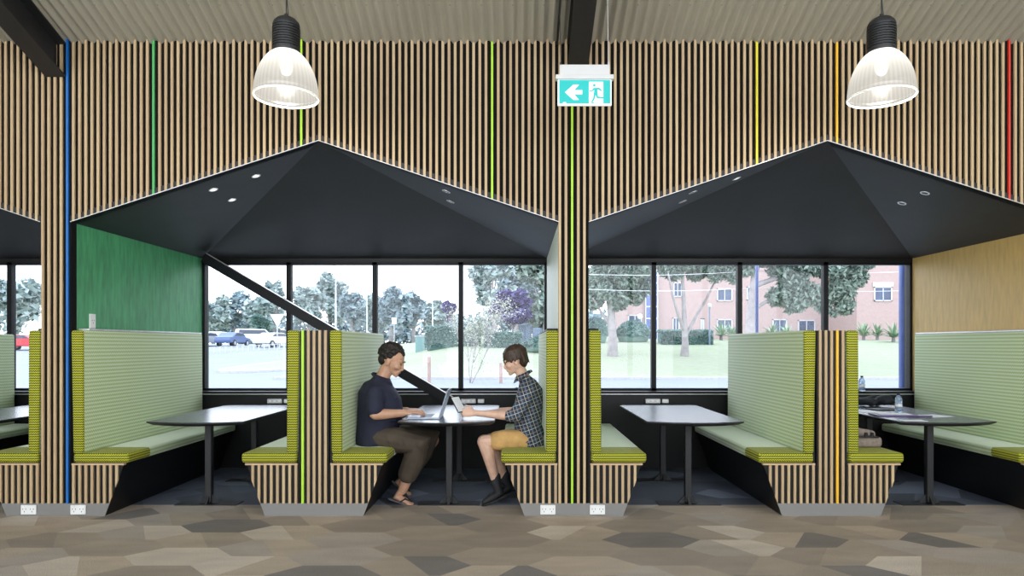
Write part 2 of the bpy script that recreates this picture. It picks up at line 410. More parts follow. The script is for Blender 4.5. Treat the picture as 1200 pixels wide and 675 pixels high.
# window wall
bm = B()
box(bm, -9, 9, YW, YW+.16, Z_H-.04, 3.8); box(bm, -9, 9, 7.42, YW+.16, -.1, .81)
for c in PIERS+[-7.664]: box(bm, c-HW, c+HW, YW, YW+.16, .81, Z_H)
box(bm, PIERS[2]+HW, 9, YW, YW+.16, .81, Z_H); box(bm, -9, -7.664-HW, YW, YW+.16, .81, Z_H)
tag(obj('wall_window', bm, 'black'), 'black wall below and above the strip windows', kind='structure')
bm = B(); box(bm, -9, 9, 7.395, YW+.02, .81, .832); tag(obj('trim_1', bm, 'frame'), 'dark sill board under the windows', kind='structure')
bm = B(); box(bm, -9, 9, 7.387, 7.396, .80, .808); tag(obj('trim_2', bm, 'silver'), 'thin silver line under the sill', kind='structure')
for k, (l, a, r) in enumerate(bays):
    bm = B(); z0, z1 = .832, Z_H-.04; y0, y1 = YW+.005, YW+.075
    st = (r-l)/4
    for i in range(5):
        x = l+st*i; w = .026
        box(bm, max(l, x-w), min(r, x+w), y0, y1, z0, z1)
    box(bm, l, r, y0, y1, z0, z0+.025); box(bm, l, r, y0, y1, z1-.03, z1)
    w = tag(obj('window_%d' % (k+1), bm, 'frame'), ('strip window at the left edge', 'four-pane strip window behind the two people', 'four-pane strip window facing the brick building')[k], kind='structure')
    for i in range(4):
        b2 = B(); box(b2, l+st*i+.026, l+st*(i+1)-.026, YW+.035, YW+.041, z0+.025, z1-.03); obj('pane', b2, 'glass', w)
# ceiling : corrugated sheet falling towards the wall
bm = B(); per = .0765; nx = int(18/per*8)
ya, yb = -3.0, YF+.1
r0 = []; r1 = []
for i in range(nx+1):
    x = -9+18*i/nx; d = .014*math.cos(2*PI*x/per)
    r0.append(bm.verts.new((x, ya, ceil_z(ya)+d))); r1.append(bm.verts.new((x, yb, ceil_z(yb)+d)))
for i in range(nx): bm.faces.new((r0[i], r0[i+1], r1[i+1], r1[i]))
cei = tag(obj('ceiling', bm, 'corr'), 'sloping corrugated metal ceiling', kind='structure')
bm = B(); prism(bm, [(ya, ceil_z(ya)+.03), (yb, ceil_z(yb)+.03), (yb, ceil_z(yb)+.12), (ya, ceil_z(ya)+.12)], 'x', -9, 9); obj('roof_deck', bm, 'black', cei)
bm = B()
for px in range(20, 1300, 34):
    xx = (px-VX)/150.1*.97
    y = 5.0; zz = ceil_z(y)-.008; xs = round(xx/per)*per+per/2
    ell(bm, (xs, y, ceil_z(y)-.009), (.006, .006, .005), seg=8)
obj('ceiling_screws', bm, 'beam', cei)
for s, nm in ((-1, 'left'), (1, 'right')):
    bm = B(); prism(bm, [(-3, 0), (7.7, 0), (7.7, 3.8), (YF, 3.8), (-3, ceil_z(-3))], 'x', s*9, s*9.15)
    tag(obj('wall_'+nm, bm, 'paleply'), 'plain side wall', kind='structure')
# glazed rear wall (behind the camera): daylight comes in here
bm = B(); yr = -3.0; zt = ceil_z(-3)
box(bm, -9, 9, yr-.15, yr, 0, .5); box(bm, -9, 9, yr-.15, yr, 5.9, zt+.1)
for i in range(10): box(bm, -9+i*2-.06, -9+i*2+.06, yr-.15, yr, .5, 5.9)
tag(obj('wall_rear', bm, 'paleply'), 'glazed wall behind the camera', kind='structure')

# beams : I-sections under the ceiling
for k, xc in enumerate((PIERS[0]+.005, .46, 4.52)):
    bm = B(); h = .27; w = .078
    prof = [(-w, 0), (w, 0), (w, .014), (.006, .014), (.006, h-.014), (w, h-.014), (w, h), (-w, h), (-w, h-.014), (-.006, h-.014), (-.006, .014), (-w, .014)]
    ys = (-2.9, YF-.002); vs = []
    for y in ys:
        vs.append([bm.verts.new((xc+u, y, ceil_z(y)-.015-h+v)) for u, v in prof])
    bm.faces.new(vs[0]); bm.faces.new(vs[1][::-1])
    for i in range(12): bm.faces.new((vs[0][i], vs[0][(i+1) % 12], vs[1][(i+1) % 12], vs[1][i]))
    tag(obj('roof_beam', bm, 'beam'), ('dark steel roof beam meeting the wall beside the blue slat', 'dark steel roof beam above the exit sign', 'dark steel roof beam right of the red slat')[k], 'beam', 'steel roof beams')
bm = B(); xx = P(656, 0, 5.0).x
prism(bm, [(YF-.005, ceil_z(YF)-.02), (YF-.005, ceil_z(YF)-.035), (-2.9, ceil_z(-2.9)-.035), (-2.9, ceil_z(-2.9)-.02)], 'x', xx-.008, xx+.008)
tag(obj('cable_conduit', bm, 'beam'), 'thin black conduit on the ceiling left of the middle beam', 'conduit')

# ------------------------------------------------------------------ benches
ZB = .41; ZK = .097; ZS = .49; ZT = 1.45
def bench(c, s, yend, label, slat_phase=0):
    """c centre of pier/divider, s=+1 faces +x. built around its own origin"""
    root = empty('booth_bench', (c+s*.35, YF, 0), label, 'bench', 'upholstered booth benches')
    ox = s*.35
    def X(d): return s*d-ox
    def ord_(poly): return poly if s > 0 else poly[::-1]
    bi = .117
    # base
    bm = B(); prism(bm, [(X(bi), 0), (X(.385), 0), (X(.533), ZB), (X(bi), ZB)], 'y', .014, yend-YF)
    obj('base', bm, 'black', root)
    bm = B(); zk = ZK
    i = 0; d = .142
    while d < .535:
        xo = lambda z: .387+(.537-.387)*z/ZB
        if xo(ZB)-d > .008:
            zl = max(ZK, (d+SW-.387)*ZB/.15) if d+SW > .387 else ZK
            zl2 = max(ZK, (d-SW-.387)*ZB/.15) if d-SW > .387 else ZK
            if zl < ZB-.02:
                prism(bm, [(X(d-SW), zl2), (X(d+SW), zl), (X(d+SW), ZB-.012), (X(d-SW), ZB-.012)], 'y', 0, .014)
        d += S
    obj('slat_front', bm, 'wood', root)
    bm = B(); box(bm, min(X(bi+.012), X(.537)), max(X(bi+.012), X(.537)), -.002, .034, ZB-.013, ZB); obj('front_rail', bm, 'rail', root)
    # seat
    def glare_split(bm, front):  # front stays lime, the rest is coloured pale as if in window glare
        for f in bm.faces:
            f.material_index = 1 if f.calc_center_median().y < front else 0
    bm = B(); L = yend-YF-.01
    box(bm, min(X(.137), X(.57)), max(X(.137), X(.57)), 0, L, ZB+.001, ZS); bevel(bm, .024, 4)
    glare_split(bm, .03)
    bmesh.ops.bisect_plane(bm, geom=bm.verts[:]+bm.edges[:]+bm.faces[:], plane_co=(0, .32, 0), plane_no=(0, 1, 0)); glare_split(bm, .32)
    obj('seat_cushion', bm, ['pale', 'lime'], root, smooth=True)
    bm = B(); prism(bm, [(X(.135), ZS-.005), (X(.217), ZS-.005), (X(.213), ZT), (X(.118), ZT)], 'y', .002, L-.005); bevel(bm, .018, 3)
    glare_split(bm, .022); obj('backrest_cushion', bm, ['pale', 'lime'], root, smooth=True)
    bm = B(); prism(bm, [(X(.113+.005), ZB), (X(.134), ZB), (X(.1175), ZT-.01)], 'y', .03, L); obj('back_panel', bm, 'black', root)
    return root
def kick(c):
    bm = B(); prism(bm, [(c-.386, 0), (c+.386, 0), (c+.422, ZK), (c-.422, ZK)], 'y', YF+.003, YF+.0135)
    return bm
YE = 7.38
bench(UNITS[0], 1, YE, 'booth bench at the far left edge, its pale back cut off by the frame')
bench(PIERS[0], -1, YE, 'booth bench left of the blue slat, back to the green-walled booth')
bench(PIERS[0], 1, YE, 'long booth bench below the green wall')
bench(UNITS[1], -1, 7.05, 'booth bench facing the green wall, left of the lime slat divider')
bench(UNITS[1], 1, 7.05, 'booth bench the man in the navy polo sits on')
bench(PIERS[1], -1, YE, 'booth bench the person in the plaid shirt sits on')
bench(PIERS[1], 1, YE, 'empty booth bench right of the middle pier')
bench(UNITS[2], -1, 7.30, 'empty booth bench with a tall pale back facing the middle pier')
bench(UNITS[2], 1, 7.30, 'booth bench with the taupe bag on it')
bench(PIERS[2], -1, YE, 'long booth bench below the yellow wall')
for k, c in enumerate(UNITS):
    d = empty('booth_divider', (c, YF, 0), ('slatted bench divider outside the left edge', 'low slatted bench divider with a lime slat', 'low slatted bench divider with an amber slat')[k], 'divider', 'low slatted dividers between benches')
    ye = 7.03 if k == 1 else 7.28
    bm = B(); box(bm, -.112, .112, .014, ye-YF, 0, ZT-.002); obj('panel', bm, 'black', d)
    bm = B(); pc = -2 if k == 1 else (1 if k == 2 else 9)
    for j in range(-2, 3):
        x = j*.0445
        if j == pc: b2 = B(); box(b2, x-.009, x+.009, -.001, .014, ZK, ZT); o = obj('painted_slat', b2, 'p_lime_s' if k == 1 else 'p_amber', d); o['label'] = 'lime painted slat' if k == 1 else 'amber painted slat'
        else: box(bm, x-SW, x+SW, 0, .014, ZK, ZT)
    obj('timber_slats', bm, 'wood', d)
for k, c in enumerate(PIERS+UNITS[1:]):
    tag(obj('trim_%d' % (k+3), kick(c), 'steel'), ('steel kick plate at the foot of the left pier', 'steel kick plate at the foot of the middle pier', 'steel kick plate at the foot of the right pier', 'steel kick plate under the lime slat divider', 'steel kick plate under the amber slat divider')[k], kind='structure')
for k, c in enumerate([]):
    tag(obj('x', kick(c), 'steel'), ('steel kick plate at the foot of the left pier', 'steel kick plate at the foot of the middle pier', 'steel kick plate at the foot of the right pier')[k], kind='structure')
# ledges on top of the pier benches
for c, s, lb in ((PIERS[0], 1, 'silver ledge between the bench back and the green wall'), (PIERS[2], -1, 'silver ledge between the bench back and the yellow wall'),
                 (PIERS[1], -1, 'dark ledge behind the plaid-shirted sitter, on the middle pier'), (PIERS[1], 1, 'dark ledge on the right side of the middle pier'), (PIERS[0], -1, 'dark ledge on the left side of the left pier')):
    bm = B(); xs = sorted((c+s*(HW+.001), c+s*.205)); box(bm, xs[0], xs[1], YF+.10, YE-.02, ZT+.001, ZT+.016); bevel(bm, .003, 1)
    tag(obj('bench_ledge', bm, 'silver' if 'silver' in lb else 'black'), lb, 'ledge', 'ledges along the bench tops')
# ------------------------------------------------------------------ outlets
def outlet(loc, face, w, h, label, grp):
    """face: '-y' facing camera, '+x' facing right"""
    root = empty('power_outlet', loc, label, 'power outlet', grp)
    bm = B(); box(bm, -w/2, w/2, -.012, 0, -h/2, h/2); bevel(bm, .003, 1); p = obj('cover_plate', bm, 'white', root)
    n = 2 if w > h else 1
    for i in range(n):
        cx = (-w/4 if i == 0 else w/4) if n == 2 else 0
        bm = B()
        for dx, dz, hh in ((-.012, .006, .009), (.012, .006, .009), (0, -.014, .010)): box(bm, cx+dx-.0022, cx+dx+.0022, -.0135, -.011, dz-hh/2, dz+hh/2)
        obj('socket_slots', bm, 'slot', root)
        bm = B(); box(bm, cx-.006, cx+.006, -.016, -.011, h*.28, h*.28+.014); obj('switch', bm, 'white', root)
    if face == '+x': root.rotation_euler = (0, 0, PI/2)
    return root
for px, lb in ((34, 'white power outlet on the kick plate left of the blue slat'), (92, 'white power outlet on the kick plate right of the blue slat'), (642, 'white power outlet on the middle kick plate, left one'), (700, 'white power outlet on the middle kick plate, right one')):
    p = P(px, 596, YF); outlet((p.x, YF+.002, .05), '-y', .118, .074, lb, 'outlets on the kick plates')
outlet((PIERS[0]+HW, P(0, 0, 5.6).y, 1.53), '+x', .075, .12, 'white power outlet on the green wall above the bench', None)
for px, lb in ((322, 'grey outlet strip under the sill behind the left table'), (549, 'grey outlet strip under the sill behind the laptop table'), (765, 'grey outlet strip under the sill behind the empty right table')):
    p = P(px, 470, 7.38); root = empty('outlet_strip', (p.x, 7.386, p.z), lb, 'power outlet', 'outlet strips under the sill')
    bm = B(); box(bm, -.08, .08, -.014, 0.032, -.024, .024); bevel(bm, .003, 1); obj('cover_plate', bm, 'silver', root)
    bm = B(); box(bm, .10, .17, -.014, .032, -.022, .022); bevel(bm, .003, 1); obj('data_plate', bm, 'silver', root)
    for dx in (-.05, 0, .05): bm = B(); box(bm, dx-.012, dx+.012, -.016, -.013, -.010, .010); obj('socket', bm, 'white', root)
# ------------------------------------------------------------------ tables
TZ = .72
TL = ['dark pedestal table cut off by the left edge', 'empty dark pedestal table in front of the green wall', 'dark pedestal table with the open laptop between the two people', 'empty dark pedestal table right of the middle pier', 'dark pedestal table with papers and a bottle by the yellow wall']
TX = [CX0-PITCH/4*1.0+.0, -2.60, -.578, 1.43, 3.46]
TX[0] = (UNITS[0]+PIERS[0])/2
for k, cx in enumerate(TX):
    root = empty('booth_table', (cx, 5.49, 0), TL[k], 'table', 'pedestal tables in the booths')
    def outline(g):
        w = .39-g
        pts = []
        for i in range(17):
            u = -1+2*i/16; pts.append((w*u, -.10*(1-u*u)+g))
        pts += [(w+.0, 1.48), (w-.03, 1.51-g), (-w+.03, 1.51-g), (-w, 1.48)]
        return pts
    bm = B()
    o1, o2 = outline(0), outline(.035)
    layers = [[bm.verts.new((x, y, TZ)) for x, y in outline(.003)], [bm.verts.new((x, y, TZ-.003)) for x, y in o1], [bm.verts.new((x, y, TZ-.010)) for x, y in o1], [bm.verts.new((x, y, TZ-.032)) for x, y in o2]]
    f = bm.faces.new(layers[0]); f.material_index = 0; f = bm.faces.new(layers[-1]); f.material_index = 1
    for li in range(3):
        A_, B_ = layers[li], layers[li+1]
        for i in range(len(A_)):
            f = bm.faces.new((A_[i], A_[(i+1) % len(A_)], B_[(i+1) % len(A_)], B_[i])); f.material_index = 1
    obj('table_top', bm, ['table', 'tedge'], root)
    for yy in (.26, 1.25):
        bm = B(); box(bm, -.027, .027, yy-.027, yy+.027, .012, TZ-.05); bevel(bm, .004, 1)
        pl = obj('pedestal', bm, 'tedge', root)
        bm = B(); box(bm, -.17, .17, yy-.10, yy+.10, TZ-.052, TZ-.031); obj('mounting_plate', bm, 'tedge', pl)
        bm = B(); box(bm, -.26, .26, yy-.075, yy+.075, 0, .006)
        for s in (-1, 1):
            prism(bm, [(s*.026, .006), (s*.085, .006), (s*.026, .075)], 'y', yy-.01, yy+.01)
            prism(bm, [(yy+s*.026, .006), (yy+s*.072, .006), (yy+s*.026, .07)], 'x', -.01, .01)
        obj('base_plate', bm, 'tedge', pl)
# ------------------------------------------------------------------ brace
a = P(239, 302, 7.34); b = P(548, 482, 7.34); dv = (b-a).normalized(); nv = Vector((-dv.z, 0, dv.x)); w = .05
if nv.z < 0: nv = -nv
bm = B(); prism(bm, [((a+nv*w).x, (a+nv*w).z), ((b+nv*w).x, (b+nv*w).z), ((b-nv*w).x, (b-nv*w).z), ((a-nv*w).x, (a-nv*w).z)], 'y', 7.32, 7.375)
br = obj('diagonal_brace', bm, 'frame'); tag(br, 'black steel brace slanting down across the window behind the man', 'brace')
bm = B(); w2 = w+.006; prism(bm, [((a+nv*w2).x, (a+nv*w2).z), ((b+nv*w2).x, (b+nv*w2).z), ((b+nv*w).x, (b+nv*w).z), ((a+nv*w).x, (a+nv*w).z)], 'y', 7.325, 7.37)
obj('top_edge', bm, 'silver', br)
# ------------------------------------------------------------------ pendants
for k, (px, lb) in enumerate(((335.5, 'glass bell pendant lamp hanging in front of the left canopy peak'), (1033, 'glass bell pendant lamp hanging in front of the right canopy peak'))):
    Y = 4.35; x = P(px, 0, Y).x; z0 = P(0, 114, Y).z
    root = empty('pendant_lamp', (x, Y, z0), lb, 'pendant lamp', 'glass bell pendant lamps')
    prof = []; n = 14
    for i in range(n+1):
        u = i/n; ang = u*PI/2
        zz = .285*u**.8; prof.append((.2*math.sqrt(1-(zz/.312)**2), zz))
    outer = prof; inner = [(r-.004, z) for r, z in prof][::-1]
    bm = B(); lathe(bm, outer+inner, seg=48, closed=True); obj('glass_shade', bm, 'lampglass', root, smooth=True)
    bm = B(); rr = []
    for i in range(12):
        a_ = 2*PI*i/12; rr.append((.199+.006*math.cos(a_), .006*math.sin(a_)))
    lathe(bm, rr, seg=48, closed=True); obj('rim', bm, 'rimglow', root, smooth=True)
    bm = B(); pr = [(.06, .27), (.084, .275), (.086, .30)]
    z = .30
    for i in range(9): pr += [(.086, z), (.086, z+.010), (.079, z+.012), (.079, z+.015)]; z += .016
    pr += [(.084, z), (.084, z+.012), (.078, z+.03), (.06, z+.05), (.036, z+.064), (.012, z+.07), (.012, z+.085)]
    lathe(bm, pr, seg=32); obj('ribbed_housing', bm, 'lampcap', root)
    bm = B(); bmesh.ops.create_uvsphere(bm, u_segments=16, v_segments=10, radius=.042, matrix=Matrix.Translation((0, 0, .20)) @ Matrix.Diagonal((1, 1, 1.5, 1))); obj('bulb', bm, 'bulb', root, smooth=True)
    top = ceil_z(Y)-z0
    bm = B(); tube(bm, [(0, 0, z+.08), (0, 0, top)], .004); tube(bm, [(.012, 0, z+.08), (.004, .003, z+.17), (.012, 0, z+.3), (.006, 0, top)], .003); obj('suspension_cable', bm, 'beam', root)
    li = bpy.data.lights.new('lamp_light', 'POINT'); li.energy = 14; li.color = (1, .93, .82); li.shadow_soft_size = .06
    lo = bpy.data.objects.new('lamp_light', li); COL.objects.link(lo); lo.parent = root; lo.location = (0, 0, -.03)
# ------------------------------------------------------------------ exit sign
Y = 4.7; p = P(685, 124, Y); sc_ = Y/F
root = empty('exit_sign', (p.x, Y, p.z), 'green exit sign with a white arrow and running figure, hung from the ceiling', 'exit sign')
W = 31.5*sc_; H = 30*sc_
bm = B(); box(bm, -W, W, -.010, .010, 0, H); bevel(bm, .002, 1); obj('lit_panel', bm, 'sign_w', root)
bm = B(); box(bm, -W+.010, W-.010, -.0125, -.009, .012, H-.004); obj('green_field', bm, 'sign_g', root)
bm = B(); box(bm, -34*sc_, 34*sc_, -.024, .024, H, H+5.5*sc_); bevel(bm, .004, 2); box(bm, -29*sc_, 29*sc_, -.018, .018, H+5*sc_, H+17*sc_); obj('housing', bm, 'signbody', root)
def sx_(u, v): return ((u-408)/9*sc_, (560-v)/9*sc_)      # zoomed picture (9x) -> sign plane
bm = B()
prism(bm, [sx_(*q) for q in [(200, 425), (288, 345), (350, 345), (297, 402), (382, 402), (382, 447), (297, 447), (348, 505), (288, 505)]], 'y', -.0145, -.012)
obj('arrow', bm, 'sign_w', root)
bm = B(); prism(bm, [sx_(*q) for q in [(452, 315), (603, 315), (603, 540), (452, 540)]], 'y', -.0145, -.012); dr = obj('doorway_symbol', bm, 'sign_w', root)
bm = B()
cx_, cz_ = sx_(508, 352); bmesh.ops.create_cone(bm, cap_ends=True, segments=20, radius1=14/9*sc_, radius2=14/9*sc_, depth=.002, matrix=Matrix.Translation((cx_, -.0155, cz_)) @ Matrix.Rotation(PI/2, 4, 'X'))
for q in ([(500, 380), (560, 378), (590, 408), (578, 415), (552, 396), (540, 398), (548, 470), (610, 478), (610, 492), (536, 488), (522, 455), (510, 500), (490, 530), (515, 540), (480, 540), (478, 522), (496, 490), (505, 430), (508, 400), (490, 415), (456, 418), (456, 408), (484, 404)],):
    prism(bm, [sx_(*w_) for w_ in q], 'y', -.0165, -.0143)
obj('running_figure', bm, 'sign_g', root)
bm = B(); q0 = sx_(180, 540); q1 = sx_(212, 528); box(bm, q0[0], q1[0], -.0145, -.012, q0[1], q1[1]); obj('small_mark', bm, 'sign_w', root)
for s in (-1, 1):
    bm = B(); zc = ceil_z(Y)-p.z
    tube(bm, [(s*28*sc_, 0, H+16*sc_), (s*28*sc_, 0, H+22*sc_), (s*28*sc_-.01, 0, zc)], .0022, 6); tube(bm, [(s*28*sc_, 0, H+15*sc_), (s*28*sc_, 0, H+21*sc_)], .006, 8)
    obj('hanger_wire', bm, 'signbody' if s > 0 else 'beam', root)
# ------------------------------------------------------------------ downlights on canopies
def canopy_pt(k, px, py):
    l, a, r = bays[k]; A_ = Vector((a, YF, Z_AP)); fl = Vector((l, YF, Z_H)); bl = Vector((l, YW, Z_H)); b_r = Vector((r, YW, Z_H)); fr_ = Vector((r, YF, Z_H))
    o = Vector((0, 0, EYE)); d = Vector(((px-VX)/F, 1, -(py-VY)/F)); best = None
    for tri in ((A_, fl, bl), (A_, bl, b_r), (A_, b_r, fr_)):
        n = (tri[1]-tri[0]).cross(tri[2]-tri[0]).normalized()
        if n.z > 0: n = -n
        tt = (tri[0]-o).dot(n)/d.dot(n); q = o+d*tt
        ins = all((((tri[(i+1) % 3]-tri[i]).cross(q-tri[i])).dot((tri[1]-tri[0]).cross(tri[2]-tri[0]))) >= -1e-6 for i in range(3))
        if ins: return q, n
    return None, None
for k, px, py, lit, lb in ((1, 300, 206, 1, 'bright round downlight in the left canopy, nearest the peak'), (1, 272, 234, 1, 'small pale downlight in the left canopy, lowest of three'), (1, 250, 222, 1, 'small pale downlight in the left canopy, leftmost of three'),
                       (1, 523, 224, 0, 'dark ringed downlight on the right slope of the left canopy, upper one'), (1, 528, 236, 0, 'dark ringed downlight on the right slope of the left canopy, lower one'),
                       (2, 863, 209, 1, 'bright round downlight in the right canopy near its left edge'), (2, 812, 225, 0, 'dark downlight on the left slope of the right canopy, upper one'), (2, 800, 236, 0, 'dark downlight on the left slope of the right canopy, lower one'),
                       (2, 1084, 226, 0, 'dark ringed downlight on the right slope of the right canopy, upper one'), (2, 1057, 238, 0, 'dark ringed downlight on the right slope of the right canopy, lower one')):
    q, n = canopy_pt(k, px, py)
    if q is None: print('NO CANOPY HIT', px, py); continue
    root = empty('downlight', q+n*.001, lb, 'downlight', 'small round downlights in the canopies')
    root.rotation_mode = 'QUATERNION'; root.rotation_quaternion = n.to_track_quat('Z', 'Y')
    rad = .036
    bm = B(); lathe(bm, [(rad*.72, 0), (rad*.74, .004), (rad, .004), (rad*1.02, 0), (rad, .0005), (rad*.72, .0005)], seg=24, closed=True); obj('trim_ring', bm, 'silver', root)
    bm = B(); bmesh.ops.create_cone(bm, cap_ends=True, segments=24, radius1=rad*.73, radius2=rad*.73, depth=.002, matrix=Matrix.Translation((0, 0, .0015)))
    obj('lens', bm, 'dl_on' if lit else 'black', root)
# ------------------------------------------------------------------ people
def chain(bm, pts, rad, seg=12): loft(bm, pts, [(r, r) if isinstance(r, (int, float)) else r for r in rad], seg)
def hand(bm, wrist, dirv, up, side, scale=1.0, curl=.5, thumb=1, spread=.1):
    """palm + five separate bent fingers; dirv = wrist->fingers, up = back of the hand, side = towards the thumb"""
    d = Vector(dirv).normalized(); u = Vector(up); u = (u-d*u.dot(d)).normalized(); s = d.cross(u).normalized()*(1 if side > 0 else -1)
    W = Vector(wrist); k = scale
    # palm
    loft(bm, [W-d*.01*k, W+d*.03*k, W+d*.065*k, W+d*.088*k], [(.019*k, .026*k), (.017*k, .036*k), (.015*k, .041*k), (.012*k, .040*k)], 14, ref=s)
    L = [.070, .080, .075, .058]; off = [.030, .010, -.011, -.031]
    for i in range(4):
        p = W+d*.085*k+s*off[i]*k; dd = (d+s*(off[i]*spread*20)).normalized(); a = curl*(1+.08*i); pts = [p-d*.02*k, p]
        for sgm, f in enumerate((.45, .31, .24)):
            dd2 = (dd*math.cos(a*(sgm+.6))-u*math.sin(a*(sgm+.6))).normalized(); p = p+dd2*L[i]*f*k; pts.append(p)
        chain(bm, pts, [.0095*k, .0095*k, .0088*k, .008*k, .0068*k], 8)
    p0 = W+d*.025*k+s*.022*k; t1 = p0+(d*.55+s*.75-u*.25).normalized()*.042*k; t2 = t1+(d*.85+s*.25-u*.3).normalized()*.030*k; t3 = t2+(d*.95-u*.3).normalized()*.022*k
    chain(bm, [p0, t1, t2, t3], [.014*k, .011*k, .0095*k, .0075*k], 8)
def head_mesh(bm, T, k, boy):
    """T maps head space (x forward, y left, z up; origin mid-head) to the world"""
    def e(c, r, seg=16): ell(bm, T @ Vector(c), tuple(q*k for q in r), T.to_3x3().normalized(), seg)
    e((-.012, 0, .035), (.096, .074, .088), 22); e((.018, 0, .0), (.074, .066, .085), 20)
    e((.030, 0, -.048), (.052, .047, .048)); e((.070, 0, -.084), (.021, .025, .018)); e((.052, 0, -.066), (.036, .036, .030)); e((-.005, 0, -.040), (.06, .058, .05))
    for s in (-1, 1):
        e((.058, s*.034, -.018), (.030, .026, .026)); e((.076, s*.030, .030), (.016, .030, .010))
        e((-.008, s*.074, -.008), (.019, .009, .031)); e((-.016, s*.079, .004), (.010, .007, .020)); e((.102-.006, s*.010, -.033), (.011, .009, .008))
    loft(bm, [T @ Vector(q) for q in ((.082, 0, .022), (.092, 0, -.002), (.103, 0, -.021))], [(.010*k, .010*k), (.011*k, .011*k), (.011*k, .011*k)], 10)
    e((.084, 0, -.050), (.013, .024, .007)); e((.081, 0, -.062), (.013, .021, .008))
def figure(name, label, sp):
    Q = lambda px, py, Y: P(px, py, Y)
    Y0 = sp['Y']; g = sp['face']; k = sp['hk']
    root = empty(name, Vector((Q(sp['pelvis'][0], 0, Y0).x, Y0, 0)), label, 'person')
    O = root.location.copy()
    def L(v): return Vector(v)-O
    hc = L(Q(*sp['head'], Y0)); tilt = sp['tilt']
    rot = Matrix.Rotation(0 if g > 0 else PI, 4, 'Z') @ Matrix.Rotation(sp.get('yaw', 0), 4, 'Z') @ Matrix.Rotation(tilt, 4, 'Y')
    T = Matrix.Translation(hc) @ rot @ Matrix.Diagonal((k, k, k, 1))
    # body
    bm = B(); head_mesh(bm, T, k, sp['boy'])
    tor = [(L(Q(x, y, Y0)), (a, b)) for x, y, a, b in sp['torso']]
    nk = L(Q(*sp['neck'], Y0)); nr = sp['nr']
    loft(bm, [nk+Vector((-g*.03, 0, -.05)), nk, T @ Vector((-.012, 0, -.03))], [(nr*1.25, nr*1.4), (nr, nr), (nr*.97, nr*.93)], 14)
    sh = .90
    loft(bm, [p for p, r in tor], [(a*sh, b*sh) for p, (a, b) in tor], 20, cap=.25)
    arms = sp['arms']; legs = sp['legs']
    for A_ in arms:
        s_, e_, w_ = (L(Q(*q)) for q in A_['pts']); r = A_['r']
        chain(bm, [s_, s_.lerp(e_, .5), e_], [r[0], r[0]*.92, r[1]]); chain(bm, [e_, e_.lerp(w_, .3), w_.lerp(e_, .25), w_], [r[1], r[1]*1.02, r[2]*1.15, r[2]])
        hand(bm, w_, A_['hd'], A_['up'], A_['side'], A_.get('k', 1), A_['curl'])
    for G in legs:
        h_, kn, an = (L(Q(*q)) for q in G['pts']); r = G['r']
        chain(bm, [h_, h_.lerp(kn, .5), kn], [r[0], (r[0]+r[1])/2, r[1]])
        back = Vector((-g, 0, 0))
        chain(bm, [kn, kn.lerp(an, .3)+back*.012, kn.lerp(an, .65)+back*.005, an], [r[1]*.95, r[2]*1.45, r[2]*1.15, r[2]*.9])
        heel, toe = (L(Q(*q)) for q in G['foot'])
        chain(bm, [an+(heel-an)*.2, heel.lerp(toe, .1)+Vector((0, 0, .035)), heel.lerp(toe, .55)+Vector((0, 0, .028)), toe+Vector((0, 0, .014))], [.030, (.026, .026), (.018, .032), (.009, .030)] if sp['boy'] else [.036, (.036, .034), (.026, .042), (.013, .045)])
        if G.get('toes'):
            dt = (toe-heel).normalized(); sd = Vector((0, 1, 0))
            for i, (o_, ln, rr) in enumerate(((-.034, .026, .0125), (-.014, .026, .009), (.003, .022, .0085), (.019, .017, .008), (.033, .010, .0075))):
                b0 = toe+sd*o_*G['toes']+Vector((0, 0, .014)); chain(bm, [b0-dt*.03, b0, b0+dt*ln+Vector((0, 0, -.003))], [rr, rr, rr*.8], 8)
    body = fused('body', bm, sp['skin'], root, .0046, 3)
    # eyes, brows
    for s in (-1, 1):
        bm = B(); ell(bm, T @ Vector((.0835, s*.030, .009)), (.007*k, .009*k, .0045*k), T.to_3x3().normalized(), 12); obj('eye', bm, 'eye', root, smooth=True)
        bm = B(); chain(bm, [T @ Vector(q) for q in ((.094, s*.014, .031), (.092, s*.032, .037), (.080, s*.048, .031))], [.0025, .003, .002], 6); obj('eyebrow', bm, sp['hair'], root, smooth=True)
    bm = B(); ell(bm, T @ Vector((.0925, 0, -.056)), (.007*k, .018*k, .0045*k), T.to_3x3().normalized(), 12); obj('mouth', bm, 'lip', root, smooth=True)
    # hair
    bm = B(); rr = random.Random(3)
    def e(c, r, seg=10): ell(bm, T @ Vector(c), tuple(q*k for q in r), T.to_3x3().normalized(), seg)
    if not sp['boy']:
        e((-.030, 0, .050), (.094, .080, .084), 20); e((-.062, 0, .0), (.052, .064, .062), 16)
        for i in range(230):
            th = rr.uniform(0, 2*PI); ph = rr.uniform(-.35, 1.5); x, y, z = math.cos(th)*math.cos(ph), math.sin(th)*math.cos(ph), math.sin(ph)
            c = (-.026+.098*x, .080*y, .046+.092*z)
            if c[0] > .045 and c[2] < .082: continue
            if c[0] > .01 and c[2] < .055: continue
            if c[0] > -.02 and c[2] < .025: continue
            q = rr.uniform(.010, .016); e(c, (q, q, q), 8)
        hv = .0045
    else:
        e((-.020, 0, .052), (.101, .083, .084), 22); e((-.058, 0, -.005), (.050, .068, .075), 16)
